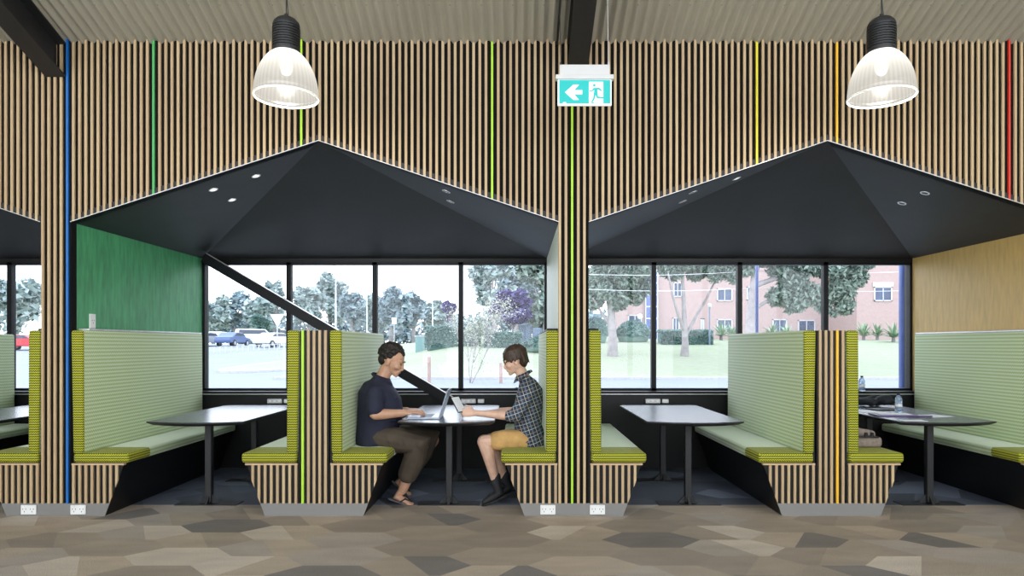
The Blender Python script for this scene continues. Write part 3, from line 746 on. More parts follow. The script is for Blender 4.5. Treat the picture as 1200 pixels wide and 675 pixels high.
        for i in range(170):
            th = rr.uniform(0, 2*PI); x, y = math.cos(th), math.sin(th)
            arc = [Vector((-.020+(.102+rr.uniform(-.003, .004))*x*math.cos(f), .080*y*math.cos(f), .050+.090*math.sin(f))) for f in (1.35, .95, .55, .2)]
            lz = (-.040 if x < -.35 else (.022 if x > .5 else -.002))+rr.uniform(-.016, .016)
            if abs(y) > .6 and x > -.3: lz = rr.uniform(-.004, .022)
            low = Vector((-.020+(.092 if x < .3 else .112)*x, .078*y, lz)); pts = [T @ v_ for v_ in arc+[low]]; q = rr.uniform(.005, .009)*k
            pts[-1] = pts[-1]+Vector((rr.uniform(-.006, .006), rr.uniform(-.008, .008), 0))
            chain(bm, pts, [q, q*1.2, q*1.2, q*1.1, q*.45], 6)
        hv = .0042
    fused('hair', bm, sp['hair'], root, hv, 1)
    # shirt
    bm = B()
    loft(bm, [p for p, r in tor], [r for p, r in tor], 22, cap=.4)
    for A_ in arms:
        s_, e_, w_ = (L(Q(*q)) for q in A_['pts']); r = A_['r']
        if sp['boy']:
            chain(bm, [s_+Vector((0, 0, -.0)), s_.lerp(e_, .5), e_, e_.lerp(w_, .13)], [r[0]+.022, r[0]+.018, r[1]+.022, r[1]+.016])
        else: chain(bm, [s_, s_.lerp(e_, .45), s_.lerp(e_, .80)], [r[0]+.024, r[0]+.022, r[0]+.020])
    # wrinkles
    for i in range(10):
        u = rr.random()*.8; j = int(u*(len(tor)-1)); p = tor[j][0].lerp(tor[j+1][0], .5); a, b = tor[j][1]
        th = rr.uniform(.12, .55)*PI; c = p+Vector((g*a*math.cos(th), -b*math.sin(th), 0))
        chain(bm, [c+Vector((-.05, 0, rr.uniform(-.03, .03))), c+Vector((0, -.004, 0)), c+Vector((.05, 0.005, rr.uniform(-.04, .02)))], [.004, .008, .004], 6)
    shirt = fused('shirt', bm, sp['shirt'], root, .0075, 9)
    # collar
    bm = B(); n = 20; cc = nk+Vector((-g*.012, 0, -.012)); v0, v1, v2, v3 = [], [], [], []
    for i in range(n+1):
        a = -PI+2*PI*i/n*.97+.05; x, y = math.cos(a), math.sin(a); lean = Vector((g*.35*0, 0, 0))
        z1 = .030-.022*x*1; v0.append(cc+Vector((g*(x*(nr+.012)+.008), y*(nr+.012), .040-.028*x))); v1.append(cc+Vector((g*(x*(nr+.030)+.012), y*(nr+.040), .004-.050*x)))
    vs0 = [bm.verts.new(v) for v in v0]; vs1 = [bm.verts.new(v) for v in v1]
    for i in range(n): bm.faces.new((vs0[i], vs0[i+1], vs1[i+1], vs1[i]))
    o = obj('collar', bm, sp['shirt'], root, smooth=True); m_ = o.modifiers.new('t', 'SOLIDIFY'); m_.thickness = .006; m_.offset = 0
    # legwear
    bm = B(); pv = tor[1][0]; 
    loft(bm, [pv+Vector((g*.0, 0, -.02)), pv+Vector((g*.07, 0, -.02))], [(tor[0][1][0]*.74, tor[0][1][1]*.93), (tor[0][1][0]*.72, tor[0][1][1]*.9)], 18)
    for G in legs:
        h_, kn, an = (L(Q(*q)) for q in G['pts']); r = G['r']
        if sp['boy']:
            m1 = h_.lerp(kn, .72); chain(bm, [h_.lerp(kn, -.05), h_.lerp(kn, .25), h_.lerp(kn, .45), m1], [r[0]+.008, r[0]+.013, r[0]+.020, r[1]+.028])
        else:
            cf = kn.lerp(an, .66); bk = Vector((-g*.012, 0, 0)); chain(bm, [h_.lerp(kn, -.12), h_.lerp(kn, .25), h_.lerp(kn, .5), kn, kn.lerp(an, .3)+bk, cf+bk], [r[0]+.008, r[0]+.012, r[0]+.018, r[1]+.036, r[1]+.028, r[1]+.020])
            for i in range(7):
                c = h_.lerp(kn, rr.uniform(.2, 1)); y_ = -(r[0]+.018); chain(bm, [c+Vector((-.03, y_*.8, .05)), c+Vector((0, y_, 0)), c+Vector((.03, y_*.8, -.06))], [.004, .009, .004], 6)
    fused('shorts' if sp['boy'] else 'cargo_trousers', bm, sp['pants'], root, .0075, 8)
    # footwear
    for G in legs:
        h_, kn, an = (L(Q(*q)) for q in G['pts']); heel, toe = (L(Q(*q)) for q in G['foot']); dt = (toe-heel).normalized(); up = Vector((0, 1, 0)).cross(dt)
        if up.z < 0: up = -up
        if sp['boy']:
            bm = B(); chain(bm, [an+Vector((0, 0, .05)), an, heel.lerp(toe, .05)+up*.045, heel.lerp(toe, .45)+up*.036, toe-dt*.01+up*.024], [.041, .046, (.046, .042), (.037, .050), (.028, .044)])
            sh_ = fused('shoe', bm, 'shoe', root, .005, 2)
            bm = B(); loft(bm, [heel-dt*.03, heel.lerp(toe, .3), heel.lerp(toe, .7), toe+dt*.01], [(.014, .040), (.013, .040), (.013, .050), (.012, .036)], 14); obj('sole', bm, 'shoe', sh_, smooth=True)
            bm = B()
            for i in range(4):
                c = heel.lerp(toe, .45+.1*i)+up*(.073-.010*i); chain(bm, [c+Vector((0, -.026, -.008)), c+Vector((0, 0, .004)), c+Vector((0, .026, -.008))], [.003]*3, 6)
            obj('laces', bm, 'sole', sh_)
        else:
            bm = B(); loft(bm, [heel-dt*.035, heel.lerp(toe, .3)+up*.0, heel.lerp(toe, .7), toe+dt*.035], [(.009, .038), (.009, .040), (.009, .050), (.008, .040)], 16); sd = fused('sandal', bm, 'sole', root, .004, 1)
            bm = B(); c = heel.lerp(toe, .62)+up*.02
            for s in (-1, 1): chain(bm, [toe-dt*.005+up*.03, c+Vector((0, s*.030, .028)), c-dt*.04+Vector((0, s*.047, -.006))], [.006, .008, .007], 8)
            obj('strap', bm, 'shoe', sd, smooth=True)
    return root
V = Vector
figure('person', 'person with dark curly hair in a navy polo shirt, typing on a laptop', dict(
    Y=5.86, face=1, hk=1.10, boy=False, skin='skin', hair='hair1', shirt='navy', pants='khaki', pelvis=(442, 507), head=(459.5, 423.5), tilt=math.radians(24), yaw=-.12,
    neck=(447.5, 444), nr=.060,
    torso=[(437, 521, .150, .195), (440, 512, .168, .195), (443, 498, .178, .19), (446, 484, .196, .195), (445, 470, .185, .20), (443, 459, .165, .205), (445, 452, .135, .185), (446, 446.5, .085, .12)],
    arms=[dict(pts=[(440, 460, 5.70), (439, 486, 5.62), (474, 484, 5.70)], r=(.052, .043, .030), hd=(1, .10, .12), up=(-.1, -.25, 1), side=-1, curl=.36, k=1.08),
          dict(pts=[(443, 460, 6.02), (447, 484, 6.12), (477, 481, 5.98)], r=(.052, .043, .030), hd=(1, -.05, .05), up=(-.1, .1, 1), side=1, curl=.36, k=1.08)],
    legs=[dict(pts=[(446, 512, 5.76), (494, 521, 5.70), (472, 574, 5.76)], r=(.092, .066, .046), foot=[(463, 586.5, 5.76), (482, 592.5, 5.74)], toes=1),
          dict(pts=[(448, 510, 5.98), (507, 515, 6.08), (476, 560, 6.06)], r=(.090, .064, .046), foot=[(466, 569, 6.06), (478, 579, 6.04)], toes=-1)]))
figure('person', 'person with brown hair in a plaid shirt and tan shorts, holding a tablet', dict(
    Y=5.80, face=-1, hk=.98, boy=True, skin='skin2', hair='hair2', shirt='plaid', pants='tan', pelvis=(622, 507), head=(603.5, 423.5), tilt=math.radians(20), yaw=0,
    neck=(613, 441), nr=.050,
    torso=[(624, 519, .112, .165), (622, 510, .122, .16), (619, 500, .118, .15), (619, 486, .120, .155), (620, 470, .118, .165), (621, 457, .108, .175), (618, 450, .082, .145), (616, 445, .058, .085)],
    arms=[dict(pts=[(621, 458, 5.67), (603, 488, 5.58), (557, 484, 5.66)], r=(.040, .036, .025), hd=(-1, .05, .06), up=(-.1, -1, .35), side=1, curl=.62, k=.95),
          dict(pts=[(620, 457, 5.97), (607, 482, 6.08), (586, 481, 6.08)], r=(.040, .036, .025), hd=(-1, -.05, -.02), up=(0, .1, 1), side=-1, curl=.25, k=.95)],
    legs=[dict(pts=[(619, 515, 5.72), (566, 517, 5.66), (581, 565, 5.70)], r=(.070, .053, .038), foot=[(588, 583, 5.70), (569, 591, 5.68)]),
          dict(pts=[(619, 514, 5.90), (574, 515, 5.94), (592, 563, 5.94)], r=(.070, .052, .038), foot=[(600, 576, 5.94), (585, 583, 5.93)])]))
# ------------------------------------------------------------------ things on tables and seats
o_ = P(479, 0, 5.72); hx = P(516, 0, 5.72).x
root = empty('laptop', ((o_.x+hx)/2, 5.80, TZ), 'open silver laptop on the table between the two people', 'laptop')
bw = (hx-o_.x)/2; bm = B(); box(bm, -bw, bw, -.165, .165, .001, .016); bevel(bm, .003, 2); obj('base', bm, 'alu', root)
bm = B()
for i in range(5):
    for j in range(12): box(bm, -bw*.25+i*.020, -bw*.25+i*.020+.016, -.132+j*.0222, -.132+j*.0222+.018, .0155, .0175)
obj('keyboard', bm, 'keys', root)
bm = B(); box(bm, -bw+.015, -bw+.07, -.045, .045, .0157, .0165); obj('trackpad', bm, 'alu', root)
dx = .075; dz = .232; n = V((dz, 0, -dx)).normalized()*.004; a_ = V((bw-.004, 0, .012)); b_ = a_+V((dx, 0, dz))
bm = B(); prism(bm, [((a_-n).x, (a_-n).z), ((a_+n).x, (a_+n).z), ((b_+n).x, (b_+n).z), ((b_-n).x, (b_-n).z)], 'y', -.165, .165); bevel(bm, .002, 1); lid = obj('lid', bm, 'alu', root)
a2 = a_.lerp(b_, .06)-n*1.15; b2_ = a_.lerp(b_, .96)-n*1.15; q_ = n*.2
bm = B(); prism(bm, [((a2-q_).x, (a2-q_).z), ((a2+q_).x, (a2+q_).z), ((b2_+q_).x, (b2_+q_).z), ((b2_-q_).x, (b2_-q_).z)], 'y', -.155, .155); obj('screen', bm, plain('lit_screen', (.3, .4, .6), .3, var=0, emit=(.6, .75, 1), es=.35), lid)
# tablet held by the plaid-shirted person
p = P(537, 474, 5.68); root = empty('tablet', p, 'slim white tablet held up by the person in plaid', 'tablet')
bm = B(); box(bm, -.004, .004, -.055, .055, -.075, .075); bevel(bm, .003, 2); obj('body', bm, 'shoe', root)
bm = B(); box(bm, .0035, .0052, -.050, .050, -.068, .068); obj('screen', bm, 'paper', root)
root.rotation_euler = (0, math.radians(-33), math.radians(-32))
# right table
def on_table(px, py, dz=0):
    Y = (EYE-TZ)*F/(py-VY); return V(((px-VX)/F*Y, Y, TZ+.0008+dz))
def bottle(loc, h, label, r=.032):
    root = empty('water_bottle', loc, label, 'bottle', 'clear water bottles')
    k = h/.22
    pr = [(.001, .002), (r*.85, .0), (r, .008), (r, .05*k), (r*.93, .055*k), (r, .06*k), (r, .10*k), (r*.90, .105*k), (r, .11*k), (r, .145*k), (r*.8, .17*k), (r*.42, .19*k), (r*.38, .20*k)]
    bm = B(); lathe(bm, pr, seg=24); obj('bottle_body', bm, 'bottle', root, smooth=True)
    bm = B(); lathe(bm, [(r*.46, .20*k), (r*.46, .218*k), (r*.40, .221*k)], seg=20); obj('cap', bm, 'shoe', root)
    bm = B(); lathe(bm, [(r*1.012, .066*k), (r*1.012, .098*k), (r*1.02, .098*k), (r*1.02, .066*k)], seg=24, closed=True); obj('paper_label', bm, 'paper', root)
bottle(on_table(1053, 483), .175, 'clear water bottle standing on the right table among papers', .030)
bottle(V((P(1010, 0, 7.47).x, 7.47, .8335)), .165, 'clear water bottle on the window sill behind the right divider')
# dark jacket on the table's far end
rr = random.Random(5); c = on_table(1020, 475.6); bm = B(); c0 = V((c.x, 6.86, TZ))
for i in range(16):
    q = V((rr.uniform(-.17, .20), rr.uniform(-.08, .07), .028+rr.uniform(0, .045)*(1 if i % 2 else .4))); ell(bm, q, (rr.uniform(.05, .09), rr.uniform(.04, .07), rr.uniform(.025, .04)), Matrix.Rotation(rr.uniform(-.5, .5), 3, 'Y'))
chain(bm, [V((.12, -.02, .06)), V((.20, -.03, .10)), V((.25, -.03, .07)), V((.26, -.03, .03))], [.009]*4, 8)
jk = fused('dark_jacket', bm, plain('dark_cloth', (.012, .014, .02), .85), None, .009, 3); jk.location = c0
zmin = min(v.co.z for v in jk.data.vertices); jk.location.z = TZ+.001-zmin
tag(jk, 'crumpled dark jacket heaped at the window end of the right table', 'jacket')
def sheet(name, px, py, w, d, h, rz, mat, label, cat, grp=None, lift=0, parts=None):
    p = on_table(px, py); p.z += lift
    bm = B(); box(bm, -w/2, w/2, -d/2, d/2, 0, h)
    if h > .004: bevel(bm, .002, 1)
    o = obj(name, bm, mat, None, loc=p); o.rotation_euler = (0, 0, rz); tag(o, label, cat, grp); return o
sheet('paper_sheet', 1018, 482.5, .20, .28, .0015, .25, 'paper', 'white paper sheet near the left edge of the right table', 'paper', 'papers on the right table')
sheet('paper_sheet', 1094, 487.6, .24, .20, .0015, .35, 'paper', 'white paper sheet right of the dark folder on the right table', 'paper', 'papers on the right table')
sheet('paper_sheet', 1070, 493.0, .18, .12, .0015, -.1, 'paper', 'white paper sheet nearest the front edge of the right table', 'paper', 'papers on the right table')
o = sheet('folder', 1047, 487.2, .34, .22, .014, -.14, 'purple', 'dark purple folder lying open on the right table', 'folder')
bm = B(); box(bm, -.12, .13, -.06, .09, .0145, .0165); obj('top_sheet', bm, 'paper', o)
o = sheet('notebook', 1036, 480.4, .26, .19, .010, .1, 'shoe', 'black notebook lying left of the bottle on the right table', 'notebook')
bm = B(); box(bm, -.125, .125, -.09, .09, .002, .008); obj('pages', bm, 'paper', o)
pp = on_table(1066, 488.0); bm = B(); loft(bm, [V((-.09, 0, 0)), V((0, .002, 0)), V((.09, 0, 0))], [(.007, .007)]*3, 10); o = obj('pen', bm, 'purple', None, smooth=True, loc=pp+V((.05, -.075, .008))); tag(o, 'thick dark pen in front of the folder on the right table', 'pen'); o.rotation_euler = (0, 0, -.1)
bm = B(); box(bm, .0, .05, .006, .010, .001, .004); obj('clip', bm, 'silver', o)
# bag on the right divider's bench
bx = UNITS[2]+.385; root = empty('canvas_bag', (bx, 5.80, ZS), 'taupe canvas bag lying on the bench right of the amber slat divider', 'bag')
bm = B(); box(bm, -.145, .150, -.20, .22, .002, .085); bevel(bm, .03, 4)
for v in bm.verts: v.co.z += .008*math.sin(v.co.x*30+v.co.y*20)*(v.co.z > .04); v.co.x += .012*math.sin(v.co.y*25)
obj('main_compartment', bm, 'bag', root, smooth=True)
bm = B(); box(bm, -.135, .125, -.17, .19, .080, .150); bevel(bm, .028, 4)
for v in bm.verts: v.co.z += -.18*(v.co.x)*(v.co.z > .1)+.006*math.sin(v.co.y*31)
obj('flap', bm, 'bag', root, smooth=True)
bm = B(); loft(bm, [V((-.12, -.205, .09)), V((-.02, -.214, .094)), V((.12, -.205, .088))], [(.006, .004)]*3, 8)
for x_ in (.02, .07): box(bm, x_, x_+.018, -.195, -.172, .085, .125)
obj('straps', bm, 'shoe', root)
# ------------------------------------------------------------------ outside
def sstep(t_): t_ = max(0, min(1, t_)); return t_*t_*(3-2*t_)
def gh(x, y):
    hl = 1.55*sstep((y-34)/50); hr = 1.75*sstep((y-27)/24)+.02*max(0, y-52)
    w_ = sstep((x+9+.10*(y-30))/7); return -.02+hl*(1-w_)+hr*w_
def grid_patch(name, mat, inside, x0, x1, y0, y1, st, lift, label, thick=.0):
    bm = B(); vs = {}
    nx_, ny_ = int((x1-x0)/st), int((y1-y0)/st)
    def vert(i, j):
        if (i, j) not in vs: x, y = x0+i*st, y0+j*st; vs[i, j] = bm.verts.new((x, y, gh(x, y)+lift))
        return vs[i, j]
    for i in range(nx_):
        for j in range(ny_):
            if inside(x0+(i+.5)*st, y0+(j+.5)*st): bm.faces.new((vert(i, j), vert(i+1, j), vert(i+1, j+1), vert(i, j+1)))
    return tag(obj(name, bm, mat, None, smooth=True), label, kind='structure')
grid_patch('ground', 'grass', lambda x, y: True, -130, 130, 7.8, 150, 2.0, 0, 'pale lawn rising away from the building')
isl = lambda x, y, k=1: ((x+13.6)/(2.4*k))**2+((y-41)/(8.5*k))**2 < 1
roadf = lambda x, y: (y < 26.5) or (x < -9.2-.13*(y-26) and y < 78)
grid_patch('road', 'road', roadf, -100, 100, 11, 80, .5, .03, 'pale road and car park outside')
def ring(cx, cy, rx, ry, w_, name, mat, label, lift, fill=False):
    bm = B(); n = 48; A_, B_ = [], []
    for i in range(n):
        a = 2*PI*i/n; c, s = math.cos(a), math.sin(a)
        for lst, k in ((A_, 0), (B_, w_)):
            x, y = cx+(rx-k)*c, cy+(ry-k)*s; lst.append(bm.verts.new((x, y, gh(x, y)+lift)))
    if fill: bm.faces.new(A_); [bm.verts.remove(v) for v in B_]
    else:
        C_ = [bm.verts.new(v.co-V((0, 0, .12))) for v in A_]
        for i in range(n): j = (i+1) % n; bm.faces.new((A_[i], A_[j], B_[j], B_[i])); bm.faces.new((A_[i], A_[j], C_[j], C_[i]))
    return tag(obj(name, bm, mat), label, kind='structure')
ring(-13.6, 41, 2.4, 8.5, .35, 'kerb_ring', 'kerb', 'pale kerb around the grass island in the road', .15); ring(-13.6, 41, 2.1, 8.2, 0, 'grass_island', 'grass', 'grass island in the road', .14, True)
bm = B(); box(bm, -9.5, 100, 26.4, 26.75, -.1, .11); tag(obj('kerb', bm, 'kerb'), 'concrete kerb between road and lawn', kind='structure')
bm = B(); box(bm, -100, 100, 9.5, 11.2, -.1, .04); tag(obj('footpath', bm, 'kerb'), 'pale footpath outside the windows', kind='structure')
def base_at(px, Y): x = (px-VX)/F*Y; return V((x, Y, gh(x, Y)))
def zat(py, Y): return EYE-(py-VY)/F*Y
def leaves(bm, blobs, n, size, rr, aspect=1.0, droop=0):
    tot = sum(b[1][0]*b[1][1]*b[1][2] for b in blobs)**1.0
    for c, r in blobs:
        m = max(8, int(n*(r[0]*r[1]*r[2])/tot))
        for _ in range(m):
            while True:
                q = V((rr.uniform(-1, 1), rr.uniform(-1, 1), rr.uniform(-1, 1)))
                if q.length < 1: break
            q = q*(.45+.55*q.length) if q.length > 0 else q
            p = c+V((q.x*r[0], q.y*r[1], q.z*r[2]))
            u = V((rr.gauss(0, 1), rr.gauss(0, 1), rr.gauss(0, .6)-droop)).normalized(); w_ = u.cross(V((rr.gauss(0, 1), rr.gauss(0, 1), rr.gauss(0, 1)))).normalized()
            s = size*rr.uniform(.6, 1.3); a = u*s*aspect; b = w_*s*.5
            vs = [bm.verts.new(p-a), bm.verts.new(p+b), bm.verts.new(p+a), bm.verts.new(p-b)]; bm.faces.new(vs)
def crown(top, bot, cx, hw, Y, rr, n=10, depth=.8):
    """clumps filling a crown given in world metres"""
    out = []; H_ = top-bot
    for i in range(n):
        a = rr.uniform(0, 2*PI); q = math.sqrt(rr.random())*.72; t_ = rr.uniform(.18, .85); wdt = hw*math.sin(PI*min(.95, max(.15, t_*.8+.12)))
        out.append((V((cx+wdt*q*math.cos(a), Y+wdt*q*math.sin(a)*depth, bot+H_*t_)), (hw*rr.uniform(.28, .45), hw*rr.uniform(.28, .42), H_*rr.uniform(.13, .22))))
    return out
def tree(name, px, Y, top, bot, hwpx, mat, bark, label, group, n, size, seed, trunk_r=.15, cat='tree', clumps=10, limbs=None, droop=0, aspect=1.0):
    rr = random.Random(seed); b = base_at(px, Y); root = empty(name, b, label, cat, group)
    zt, zb = zat(top, Y)-b.z, zat(bot, Y)-b.z; hw = hwpx/F*Y
    cr = crown(zt, zb, 0, hw, 0, rr, clumps)
    bm = B(); leaves(bm, cr, n, size, rr, aspect, droop); obj('foliage', bm, mat, root)
    bm = B(); tp = V((rr.uniform(-.1, .1)*hw, 0, zb+(zt-zb)*.55)); loft(bm, [V((0, 0, -.15)), V((0, 0, .2)), V((rr.uniform(-.05, .05)*hw, 0, (zb)*.6+.2)), tp], [(trunk_r*1.3,)*2, (trunk_r,)*2, (trunk_r*.8,)*2, (trunk_r*.35,)*2], 8)
    for c, r in cr[:7]:
        st = V((0, 0, max(.3, zb*.75))).lerp(tp, rr.uniform(.0, .6)); loft(bm, [st, st.lerp(c, .5)+V((0, 0, -.05*hw)), c], [(trunk_r*.45,)*2, (trunk_r*.3,)*2, (trunk_r*.12,)*2], 6)
    obj('trunk', bm, bark, root, smooth=True); return root
# far tree belt
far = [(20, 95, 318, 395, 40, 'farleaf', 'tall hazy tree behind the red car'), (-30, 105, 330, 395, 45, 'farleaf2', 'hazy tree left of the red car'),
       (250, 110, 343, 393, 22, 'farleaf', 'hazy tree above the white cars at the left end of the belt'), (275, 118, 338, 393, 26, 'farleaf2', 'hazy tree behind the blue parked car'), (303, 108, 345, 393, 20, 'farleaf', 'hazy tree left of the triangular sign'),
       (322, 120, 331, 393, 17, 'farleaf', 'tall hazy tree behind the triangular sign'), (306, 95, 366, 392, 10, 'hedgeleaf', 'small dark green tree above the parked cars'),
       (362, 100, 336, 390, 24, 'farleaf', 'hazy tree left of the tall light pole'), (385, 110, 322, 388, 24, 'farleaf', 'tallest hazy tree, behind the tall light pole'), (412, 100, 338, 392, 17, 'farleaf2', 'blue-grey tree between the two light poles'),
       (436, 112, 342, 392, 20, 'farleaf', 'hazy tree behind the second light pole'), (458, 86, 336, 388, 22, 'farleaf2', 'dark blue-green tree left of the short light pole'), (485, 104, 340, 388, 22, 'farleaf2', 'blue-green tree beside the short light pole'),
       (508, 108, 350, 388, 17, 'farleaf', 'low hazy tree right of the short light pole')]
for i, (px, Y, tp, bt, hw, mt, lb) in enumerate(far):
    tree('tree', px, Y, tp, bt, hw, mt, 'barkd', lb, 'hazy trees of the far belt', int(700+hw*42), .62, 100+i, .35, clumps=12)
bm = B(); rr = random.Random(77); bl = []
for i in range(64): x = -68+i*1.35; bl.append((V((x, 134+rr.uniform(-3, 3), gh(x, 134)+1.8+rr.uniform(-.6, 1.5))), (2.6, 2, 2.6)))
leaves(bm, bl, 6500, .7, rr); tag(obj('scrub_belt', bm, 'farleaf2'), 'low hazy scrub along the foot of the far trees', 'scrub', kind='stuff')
tree('purple_leaved_tree', 601, 46, 341, 382, 29, 'purpleleaf', 'bark', 'broad purple-leaved tree behind the hedge', 'purple-leaved trees', 7500, .17, 31, .10, clumps=26)
tree('purple_leaved_tree', 527, 52, 352, 377, 11, 'purpleleaf', 'bark', 'small purple-leaved tree left of the mullion', 'purple-leaved trees', 1100, .19, 33, .07, clumps=9)
tree('gum_tree', 580, 62, 300, 362, 34, 'farleaf', 'bark', 'pale gum tree behind the purple tree', 'gum trees', 2600, .32, 35, .22, clumps=14)
tree('gum_tree', 640, 50, 285, 390, 44, 'gumleaf', 'bark', 'big dark gum tree right of the purple tree', 'gum trees', 6000, .30, 36, .22, clumps=16, droop=.6)
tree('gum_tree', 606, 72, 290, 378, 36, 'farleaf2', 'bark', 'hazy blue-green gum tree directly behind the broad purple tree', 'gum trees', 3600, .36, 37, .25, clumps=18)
# thin bare tree
rr = random.Random(9); b = base_at(551, 24); root = empty('sapling', b, 'thin pale sapling with bare twigs in front of the hedge', 'tree')
bm = B(); tips = []
def branch(p, d, ln, r, lv):
    q = p+d*ln; md = p.lerp(q, .5)+V((rr.uniform(-.05, .05), rr.uniform(-.05, .05), 0))*ln
    tube(bm, [p, md, q], [r, r*.8, r*.6], 5); tips.append((md, ln*.25)); tips.append((q, ln*.3))
    if lv:
        for _ in range(3 if lv > 1 else 4):
            dd = (d+V((rr.uniform(-.6, .75), rr.uniform(-.6, .6), rr.uniform(-.15, .5)))).normalized(); branch(p.lerp(q, rr.uniform(.55, 1)), dd, ln*rr.uniform(.55, .8), r*.6, lv-1)
branch(V((0, 0, -.1)), V((-.06, 0, 1)).normalized(), 1.3, .022, 3); branch(V((.0, 0, -.1)), V((.45, 0, 1)).normalized(), 1.6, .024, 3); branch(V((.0, 0, -.1)), V((.14, .1, 1)).normalized(), 1.5, .022, 3)
obj('stems', bm, 'bark', root); bm = B(); leaves(bm, [(p, (s+.1,)*3) for p, s in tips], 1500, .035, rr); obj('foliage', bm, 'paleleaf', root)
# hedges
def hedge(px0, px1, Y, top, bot, label, seed, dep=1.6, n=3000, dome=False, mat='hedgeleaf', name='hedge', cat='hedge'):
    rr = random.Random(seed); a = base_at(px0, Y); b = base_at(px1, Y); cx = (a.x+b.x)/2; hw = (b.x-a.x)/2; z0 = zat(bot, Y); z1 = zat(top, Y)
    root = empty(name, (cx, Y, z0), label, cat, 'hedges outside'); bm = B(); H_ = z1-z0
    if dome: ell(bm, V((0, 0, H_*.35)), (hw*.93, dep*.5, H_*.6), seg=20)
    else: box(bm, -hw*.97, hw*.97, -dep*.46, dep*.46, -.6, H_*.95); bevel(bm, H_*.2, 3)
    core = obj('inner_growth', bm, mat, root, smooth=True); bm = B()
    for _ in range(n):
        if dome:
            th = rr.uniform(0, 2*PI); ph = rr.uniform(-.1, PI/2); p = V((hw*math.cos(th)*math.cos(ph), dep*.5*math.sin(th)*math.cos(ph), H_*.35+H_*.65*math.sin(ph)))
        else:
            f = rr.random()
            p = V((rr.uniform(-hw, hw), -dep/2+rr.uniform(0, .1), rr.uniform(-.3, H_))) if f < .6 else V((rr.uniform(-hw, hw), rr.uniform(-dep/2, dep/2), H_+rr.uniform(-.1, .04)))
        u = V((rr.gauss(0, 1), rr.gauss(0, 1), rr.gauss(0, 1))).normalized(); w_ = u.orthogonal().normalized(); s = rr.uniform(.05, .12)
        bm.faces.new([bm.verts.new(p+u*s), bm.verts.new(p+w_*s*.6), bm.verts.new(p-u*s), bm.verts.new(p-w_*s*.6)])
    obj('foliage', bm, mat, root); return root
hedge(500, 564, 44, 383, 401, 'long low clipped hedge left of the purple tree', 1, n=4000); hedge(568, 612, 43, 390, 404, 'lower hedge under the purple tree', 2, n=2500)
hedge(613, 646, 40, 396, 411, 'rounded shrub right of the blue-grey box', 3, dome=True, n=2000)
hedge(772, 832, 45, 387.5, 401.5, 'dark clipped hedge behind the forked gum tree', 4, n=4500)
hedge(688, 712, 46, 374, 402, 'loose shrub left of the pale gum trunk', 5, dome=True, n=2000); hedge(722, 762, 47, 376, 402, 'loose shrub right of the pale gum trunk', 6, dome=True, n=2500)
# gum trees on the lawn
def gum(px, Y, label, trunkpts, rad, blobs, n, seed, size=.12):
    rr = random.Random(seed); b = base_at(px, Y); root = empty('gum_tree', b, label, 'tree', 'gum trees'); bm = B()
    for pts, rs in zip(trunkpts, rad): loft(bm, [P(x, y, Y+dy)-b for x, y, dy in pts], [(r, r) for r in rs], 10)
    obj('trunk', bm, 'bark', root, smooth=True)
    bm = B(); bl = [(P(x, y, Y+dy)-b, (rx/F*Y, rx/F*Y*.9, rz/F*Y)) for x, y, dy, rx, rz in blobs]; leaves(bm, bl, int(n*1.7), size, rr, 1.2, .8); obj('foliage', bm, 'gumleaf', root)
gum(718, 38, 'pale gum tree on the lawn nearest the middle pier', [[(718, 418, 0), (718, 395, 0), (716, 365, 0), (712, 340, 0), (705, 318, .5)], [(717, 385, 0), (706, 368, 0), (695, 350, -.5)], [(716, 362, 0), (726, 345, 0), (735, 325, .5)]],
    [[.32, .24, .20, .14, .07], [.10, .08, .05], [.12, .09, .05]], [(700, 325, 0, 15, 14), (716, 335, 1, 18, 16), (733, 322, 0, 16, 18), (697, 352, 0, 12, 12), (724, 352, 0, 14, 13), (745, 345, 1, 12, 14), (712, 310, 0, 20, 12), (688, 335, 0, 12, 16), (750, 315, 0, 14, 12), (740, 300, 0, 26, 14), (700, 296, 0, 26, 12), (722, 318, .5, 18, 14), (708, 342, -.5, 12, 12), (738, 338, .8, 14, 12), (756, 332, .8, 10, 16)], 10500, 50)
gum(802, 38, 'forked pale gum tree in front of the clipped hedge', [[(802, 419, 0), (803, 402, 0), (802, 380, 0), (801, 345, 0), (799, 315, 0)], [(802, 388, 0), (795, 370, -.4), (788, 345, -.6), (783, 320, -.5)], [(804, 392, 0), (815, 372, .4), (828, 350, .6), (840, 325, .8)]],
    [[.26, .19, .15, .11, .07], [.11, .09, .07, .04], [.11, .09, .07, .04]], [(782, 316, 0, 13, 9), (800, 310, 0, 18, 9), (826, 316, 0, 16, 9), (845, 318, .5, 16, 9), (858, 312, .5, 14, 10), (812, 300, 0, 26, 10), (848, 298, 0, 28, 10), (838, 326, 0, 9, 6), (858, 327, 0, 8, 6), (790, 322, 0, 12, 8), (815, 322, .4, 12, 8), (835, 316, .4, 16, 8)], 6500, 51)
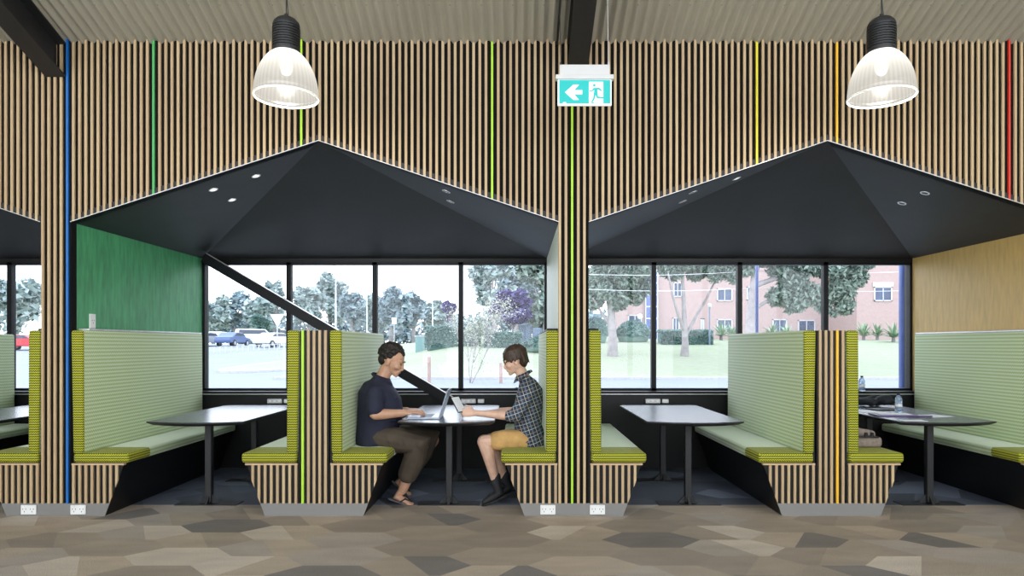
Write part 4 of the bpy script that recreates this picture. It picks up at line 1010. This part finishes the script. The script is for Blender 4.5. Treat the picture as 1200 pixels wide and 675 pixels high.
gum(879, 31, 'large spreading gum tree with foliage hanging across the right panes', [[(879, 420, 0), (879, 395, 0), (881, 360, 0), (884, 325, 0), (890, 300, 0)], [(880, 365, 0), (900, 352, 0), (930, 360, 0), (955, 355, 0)], [(884, 335, 0), (920, 322, 0), (970, 318, 0), (1000, 322, 0)]],
    [[.34, .26, .22, .16, .1], [.10, .08, .05, .03], [.12, .10, .07, .04]], [(912, 348, 0, 15, 12), (932, 355, 0, 15, 12), (950, 345, 0, 16, 14), (930, 332, 0, 18, 12), (965, 355, 0, 11, 14), (985, 340, 0, 18, 16), (1000, 325, 0, 17, 14), (990, 358, 0, 12, 12), (915, 318, 0, 16, 10), (945, 315, 0, 20, 10), (975, 316, 0, 20, 12), (1005, 308, 0, 20, 10), (900, 300, 0, 40, 12), (978, 368, 0, 6, 5), (875, 315, 0, 12, 10), (925, 365, 0, 6, 4)], 9500, 52)
# spiky shrubs
def yucca(px, Y, bot, label, seed, k=1.0):
    rr = random.Random(seed); b = V(((px-VX)/F*Y, Y, 0)); b.z = gh(b.x, Y); root = empty('spiky_shrub', b, label, 'shrub', 'spiky shrubs by the brick building')
    bm = B()
    for i in range(70):
        a = rr.uniform(0, 2*PI); el = rr.uniform(.1, 1.35); d = V((math.cos(a)*math.cos(el), math.sin(a)*math.cos(el), math.sin(el))); s = d.cross(V((0, 0, 1))).normalized()*.05*k; l_ = rr.uniform(.7, 1.35)*k
        c = V((0, 0, .25*k)); m_ = c+d*l_*.5+V((0, 0, .05)); e_ = c+d*l_+V((0, 0, -.15*k)); v = [bm.verts.new(q) for q in (c-s*.5, c+s*.5, m_+s, m_-s, e_)]; bm.faces.new((v[0], v[1], v[2], v[3])); bm.faces.new((v[3], v[2], v[4]))
    obj('leaves', bm, 'yuccaleaf', root); bm = B(); loft(bm, [V((0, 0, -.1)), V((0, 0, .3*k))], [(.12*k, .12*k), (.1*k, .1*k)], 8); obj('stem', bm, 'barkd', root)
for i, (px, lb) in enumerate(((845, 'spiky shrub right of the clipped hedge'), (858, 'spiky shrub left of the pale bench top, partly hidden'), (905, 'spiky shrub under the hanging gum branches, left one'), (922, 'spiky shrub under the hanging gum branches, right one'), (1012, 'spiky shrub left of the brick building\'s square window'), (1028, 'spiky shrub below the brick building\'s square window'), (1047, 'spiky shrub beside the blue post'))):
    yucca(px, (50, 53.8, 50, 53.8, 50, 53.5, 46.5)[i], 400, lb, 60+i, 1.1)
# brick building
YB = 62; bx0 = (733-VX)/F*YB; bx1 = (1004-VX)/F*YB; root = empty('brick_building', ((bx0+bx1)/2, YB, gh(10, YB)-.3), 'long two-storey pink brick building beyond the lawn', 'building'); bo = root.location
bm = B(); box(bm, bx0-bo.x, bx1-bo.x, 0, 12, 0, 11); obj('brick_wall', bm, 'brick', root)
Yb2 = 56; x2a = (1004-VX)/F*Yb2; x2b = (1200-VX)/F*Yb2
bm = B(); box(bm, x2a-bo.x, x2b-bo.x, Yb2-YB, 12, 0, 11); obj('projecting_wing', bm, 'brick', root)
bm = B(); box(bm, bx0-bo.x-.4, bx1-bo.x, -.5, 12.4, 11, 11.3); obj('roof', bm, 'bframe', root)
def bwin(x0, x1, y0, y1, Y, kind='w'):
    a = P(x0, y1, Y)-bo; b = P(x1, y0, Y)-bo; yy = Y-YB
    bm = B(); fw = .09
    for q in ((a.x, b.x, a.z, a.z+fw), (a.x, b.x, b.z-fw, b.z), (a.x, a.x+fw, a.z, b.z), (b.x-fw, b.x, a.z, b.z), ((a.x+b.x)/2-.03, (a.x+b.x)/2+.03, a.z, b.z)): box(bm, q[0], q[1], yy-.08, yy+.02, q[2], q[3])
    f = obj('window', bm, 'bframe', root); bm = B(); box(bm, a.x+fw, b.x-fw, yy-.03, yy-.01, a.z+fw, b.z-fw); obj('pane', bm, 'bwin', f)
    if kind == 's': bm = B(); box(bm, a.x-.1, b.x+.1, yy-.1, yy, b.z, b.z+.35); obj('lintel', bm, 'bframe', f)
for q in ((789, 799, 331, 348), (840, 858, 338, 353), (788, 796, 372, 387), (821, 825, 373, 387), (840, 858, 374, 388), (722+14, 752, 369, 382), (905, 922, 374, 390), (935, 955, 375, 390), (906, 922, 336, 352), (875, 884, 336, 352)): bwin(*q, YB)
bwin(1024, 1045, 336, 353, Yb2, 's')
a = P(756, 401, YB)-bo; b = P(770, 318, YB)-bo; bm = B(); box(bm, a.x, b.x, -.25, .05, a.z, b.z); sw = obj('stair_window', bm, plain('blue_glazing', (.10, .14, .34), .25, var=.4, scale=.8), root)
bm = B()
for i in range(7): z_ = a.z+(b.z-a.z)*i/6; box(bm, a.x-.02, b.x+.02, -.30, -.24, z_-.05, z_+.05)
for x_ in (a.x, (a.x+b.x)/2, b.x): box(bm, x_-.04, x_+.04, -.3, -.24, a.z, b.z)
obj('glazing_bars', bm, 'bframe', sw)
# low wing behind hedge left
# poles, posts and signs
def pole(px, Y, top, label, r=.06, arm=0, grp='light poles outside'):
    b = base_at(px, Y); h = zat(top, Y)-b.z; root = empty('light_pole', b, label, 'light pole', grp)
    bm = B(); tube(bm, [(0, 0, -.1), (0, 0, h*.5), (0, 0, h)], [r, r*.85, r*.6], 10)
    if arm: tube(bm, [(0, 0, h), (arm*.5, 0, h+.15), (arm, 0, h+.15)], [r*.5]*3, 8)
    obj('mast', bm, 'polemetal', root); bm = B(); box(bm, min(arm, arm*1.6)-.05, max(arm, arm*1.6)+.05, -.12, .12, h+.08, h+.2); bevel(bm, .03, 2); obj('lamp_head', bm, 'polemetal', root)
pole(393.5, 70, 312, 'tall light pole in the second pane, behind the divider', .10, -.6); pole(430, 72, 341, 'light pole with a left-turned head beside the mullion', .08, -.5); pole(507, 62, 348, 'short light pole above the hedge with a left-turned head', .07, -.6)
root = empty('lamp_post', base_at(831.5, 44), 'slim lamp post right of the forked gum tree', 'lamp post'); h = zat(361, 44)-root.location.z
bm = B(); tube(bm, [(0, 0, -.1), (0, 0, h)], .05, 10); obj('mast', bm, 'bluegrey', root); bm = B(); lathe(bm, [(.03, h-.02), (.13, h+.08), (.14, h+.22), (.04, h+.30)], seg=16); obj('lantern', bm, 'polemetal', root)
root = empty('globe_lamp', base_at(750, 50), 'white globe lamp on a thin post by the blue stair window', 'lamp post'); h = zat(371, 50)-root.location.z
bm = B(); tube(bm, [(0, 0, -.1), (0, 0, h-.1)], .035, 8); obj('mast', bm, 'bluegrey', root); bm = B(); bmesh.ops.create_uvsphere(bm, u_segments=16, v_segments=10, radius=.2, matrix=Matrix.Translation((0, 0, h))); obj('globe', bm, 'white', root, smooth=True)
for px, Y, tp, bt, lb in ((503, 24, 418, 0, 'timber post on the lawn edge behind the laptop'), (587, 24, 425, 0, 'timber post on the lawn edge beside the plaid-shirted sitter\'s face')):
    b = base_at(px, Y); h = zat(tp, Y)-b.z; bm = B(); box(bm, -.055, .055, -.055, .055, -.1, h); bevel(bm, .012, 1); tag(obj('timber_post', bm, 'timberpost', None, loc=b), lb, 'post', 'timber posts')
for px, Y, tp, w_, lb in ((1059, 8.5, 250, .055, 'thick blue post just outside the right-hand window'), (887, 9.6, 250, .022, 'thin blue post outside, seen beside the spreading gum trunk')):
    x = (px-VX)/F*Y; bm = B(); lathe(bm, [(w_*1.0, -.02), (w_, .5), (w_, 1.9), (w_, 3.1)], seg=20); tag(obj('verandah_post', bm, 'bluepost', None, smooth=True, loc=(x, Y, 0)), lb, 'post', 'blue outdoor posts')
def sign(px, Y, py, r, tri, label):
    b = base_at(px, Y); z_ = zat(py, Y)-b.z; root = empty('road_sign', b, label, 'road sign', None); bm = B(); tube(bm, [(0, 0, -.1), (0, 0, z_)], .03, 8); obj('post', bm, 'polemetal', root)
    bm = B(); prism(bm, [(-r, r*.7), (r, r*.7), (0, -r)] if tri else [(-r*.7, -r), (r*.7, -r), (r*.7, r), (-r*.7, r)], 'y', -.06, -.035)
    for v in bm.verts: v.co.z += z_
    obj('plate', bm, 'paper', root)
sign(325, 48, 374, .5, True, 'white triangular give-way sign seen across the road'); sign(462, 60, 376, .28, False, 'small white rectangular sign on the rising lawn')
root = empty('utility_box', base_at(493, 45), 'pale green utility box left of the hedge', 'utility box'); bm = B(); box(bm, -.32, .32, -.25, .25, -.3, .95); bevel(bm, .03, 2); obj('cabinet', bm, plain('pale_green_box', (.20, .33, .33), .6), root); bm = B(); box(bm, -.35, .35, -.28, .28, .95, 1.0); obj('lid', bm, 'polemetal', root)
root = empty('utility_box', base_at(622, 47), 'blue-grey metal box cluster right of the purple tree', 'utility box'); bm = B(); box(bm, -.7, .05, -.3, .3, -.3, 1.15); bevel(bm, .03, 2); obj('cabinet', bm, 'bluegrey', root); bm = B(); box(bm, .1, .75, -.3, .3, -.3, .95); bevel(bm, .03, 2); obj('side_cabinet', bm, 'bluegrey', root)
bm = B(); 
for j in range(2): box(bm, -.02+.4*j-.4, .0+.4*j-.4, -.31, -.3, 0, 1.0)
obj('door_seams', bm, 'frame', root)
# power lines
for k, (z0, z1) in enumerate(((320, 315), (337, 338))):
    Y = 32; bm = B(); pts = []
    for i in range(25): t_ = i/24; x = (650+470*t_-VX)/F*Y; pts.append((x, Y, zat(z0+(z1-z0)*t_, Y)-.15*math.sin(PI*((t_*2) % 1))))
    tube(bm, pts, .010, 6); tag(obj('power_line', bm, 'paper'), ('upper white power line across the right panes', 'lower white power line across the right panes')[k], 'cable', 'power lines')
# cars
def car(px, Y, paint, label, rz=0, van=False):
    b = base_at(px, Y); b.z += .03; root = empty('parked_car', b, label, 'car', 'parked cars'); L_ = 4.4; h = 1.75 if van else 1.42
    if van: prof = [(-2.2, .35), (2.2, .35), (2.25, .8), (2.1, 1.0), (1.5, 1.1), (.9, 1.7), (-2.1, 1.75), (-2.25, 1.0)]
    else: prof = [(-2.15, .35), (2.15, .35), (2.22, .6), (2.1, .82), (1.1, .95), (.45, 1.38), (-.9, 1.42), (-1.6, 1.02), (-2.15, .95), (-2.22, .6)]
    bm = B(); prism(bm, prof, 'y', -.86, .86); bevel(bm, .07, 2); obj('body', bm, paint, root, smooth=False)
    wp = [(.95, 1.05), (.40, 1.33), (-.80, 1.36), (-1.35, 1.05)] if not van else [(1.25, 1.15), (.82, 1.6), (-1.9, 1.62), (-1.95, 1.15)]
    bm = B(); prism(bm, wp, 'y', -.87, .87); obj('side_windows', bm, 'carglass', root)
    for sx_1 in (-1.35, 1.35):
        for sy in (-.80, .80):
            bm = B(); bmesh.ops.create_cone(bm, cap_ends=True, segments=18, radius1=.33, radius2=.33, depth=.2, matrix=Matrix.Translation((sx_1, sy, .33)) @ Matrix.Rotation(PI/2, 4, 'X')); wl = obj('wheel', bm, 'tyre', root)
            bm = B(); bmesh.ops.create_cone(bm, cap_ends=True, segments=14, radius1=.19, radius2=.19, depth=.22, matrix=Matrix.Translation((sx_1, sy, .33)) @ Matrix.Rotation(PI/2, 4, 'X')); obj('hubcap', bm, 'carsilver', wl)
    bm = B()
    for s in (-1, 1): box(bm, 2.15, 2.24, s*.62-.14, s*.62+.14, .62, .76)
    obj('headlights', bm, 'paper', root); root.rotation_euler = (0, 0, rz)
for px, Y, pt, lb, rz, vn in ((30, 62, 'carred', 'red parked car seen at the left edge', 0, False), (256, 80, 'carwhite', 'white parked car left of the blue car', 1.5, False), (241, 70, 'carsilver', 'silver parked car partly behind the green wall\'s edge', 1.5, False), (273, 70, 'carblue', 'blue parked car between two white ones', 1.5, False), (300, 79, 'carwhite', 'white parked van right of the blue car', .5, True), (322, 68, 'carwhite', 'white parked car below the triangular sign', 1.2, False)):
    car(px, Y, pt, lb, rz, vn)
# low rail fence of the car park
a = base_at(236, 56); b = base_at(333, 64); root = empty('rail_fence', a, 'low white post-and-rail fence in front of the parked cars', 'fence'); tp = []
for i in range(16):
    q = a.lerp(b, i/15); q.z = gh(q.x, q.y); q = q-a; bm = B(); box(bm, q.x-.05, q.x+.05, q.y-.05, q.y+.05, q.z-.1, q.z+.55); obj('post', bm, 'polemetal', root); tp.append(q+V((0, 0, .5)))
bm = B(); tube(bm, tp, .025, 6); obj('rail', bm, 'polemetal', root)
# ------------------------------------------------------------------ camera, world, light
cam = bpy.data.cameras.new('camera'); co = bpy.data.objects.new('camera', cam); COL.objects.link(co)
cam.lens = 24; cam.sensor_width = 36; cam.sensor_fit = 'HORIZONTAL'; cam.clip_start = .05; cam.clip_end = 600
cam.shift_x = -(VX-600)/1200; cam.shift_y = (VY-337.5)/1200
co.location = (0, 0, EYE); co.rotation_euler = (PI/2, 0, 0); sc.camera = co
w = bpy.data.worlds.new('world'); sc.world = w; w.use_nodes = True; nt = w.node_tree
bg = nt.nodes['Background']; tc = nt.nodes.new('ShaderNodeTexCoord'); sp = nt.nodes.new('ShaderNodeSeparateXYZ'); rp = nt.nodes.new('ShaderNodeValToRGB')
nt.links.new(tc.outputs['Generated'], sp.inputs[0]); nt.links.new(sp.outputs[2], rp.inputs[0]); nt.links.new(rp.outputs[0], bg.inputs[0])
rp.color_ramp.elements[0].position = 0; rp.color_ramp.elements[0].color = (.93, .96, 1, 1); rp.color_ramp.elements[1].position = .8; rp.color_ramp.elements[1].color = (.80, .90, 1, 1)
bg.inputs[1].default_value = 2.4
def portal(x, y, z, sx1, sz, rz, nm):
    li = bpy.data.lights.new(nm, 'AREA'); li.shape = 'RECTANGLE'; li.size = sx1; li.size_y = sz; li.cycles.is_portal = True
    o = bpy.data.objects.new(nm, li); COL.objects.link(o); o.location = (x, y, z); o.rotation_euler = (PI/2, 0, rz)
portal(0, -3.2, 3.2, 18, 5.4, PI, 'rear_window_portal')
for k, (l, a_, r) in enumerate(bays): portal((l+r)/2, YW+.12, 1.54, r-l, 1.45, 0, 'window_portal')
sc.cycles.use_denoising = True
sc.cycles.max_bounces = 8; sc.cycles.transparent_max_bounces = 16
vs_ = sc.view_settings; vs_.view_transform = 'Standard'; vs_.look = 'None'; vs_.gamma = 1; vs_.exposure = .85; vs_.use_curve_mapping = False
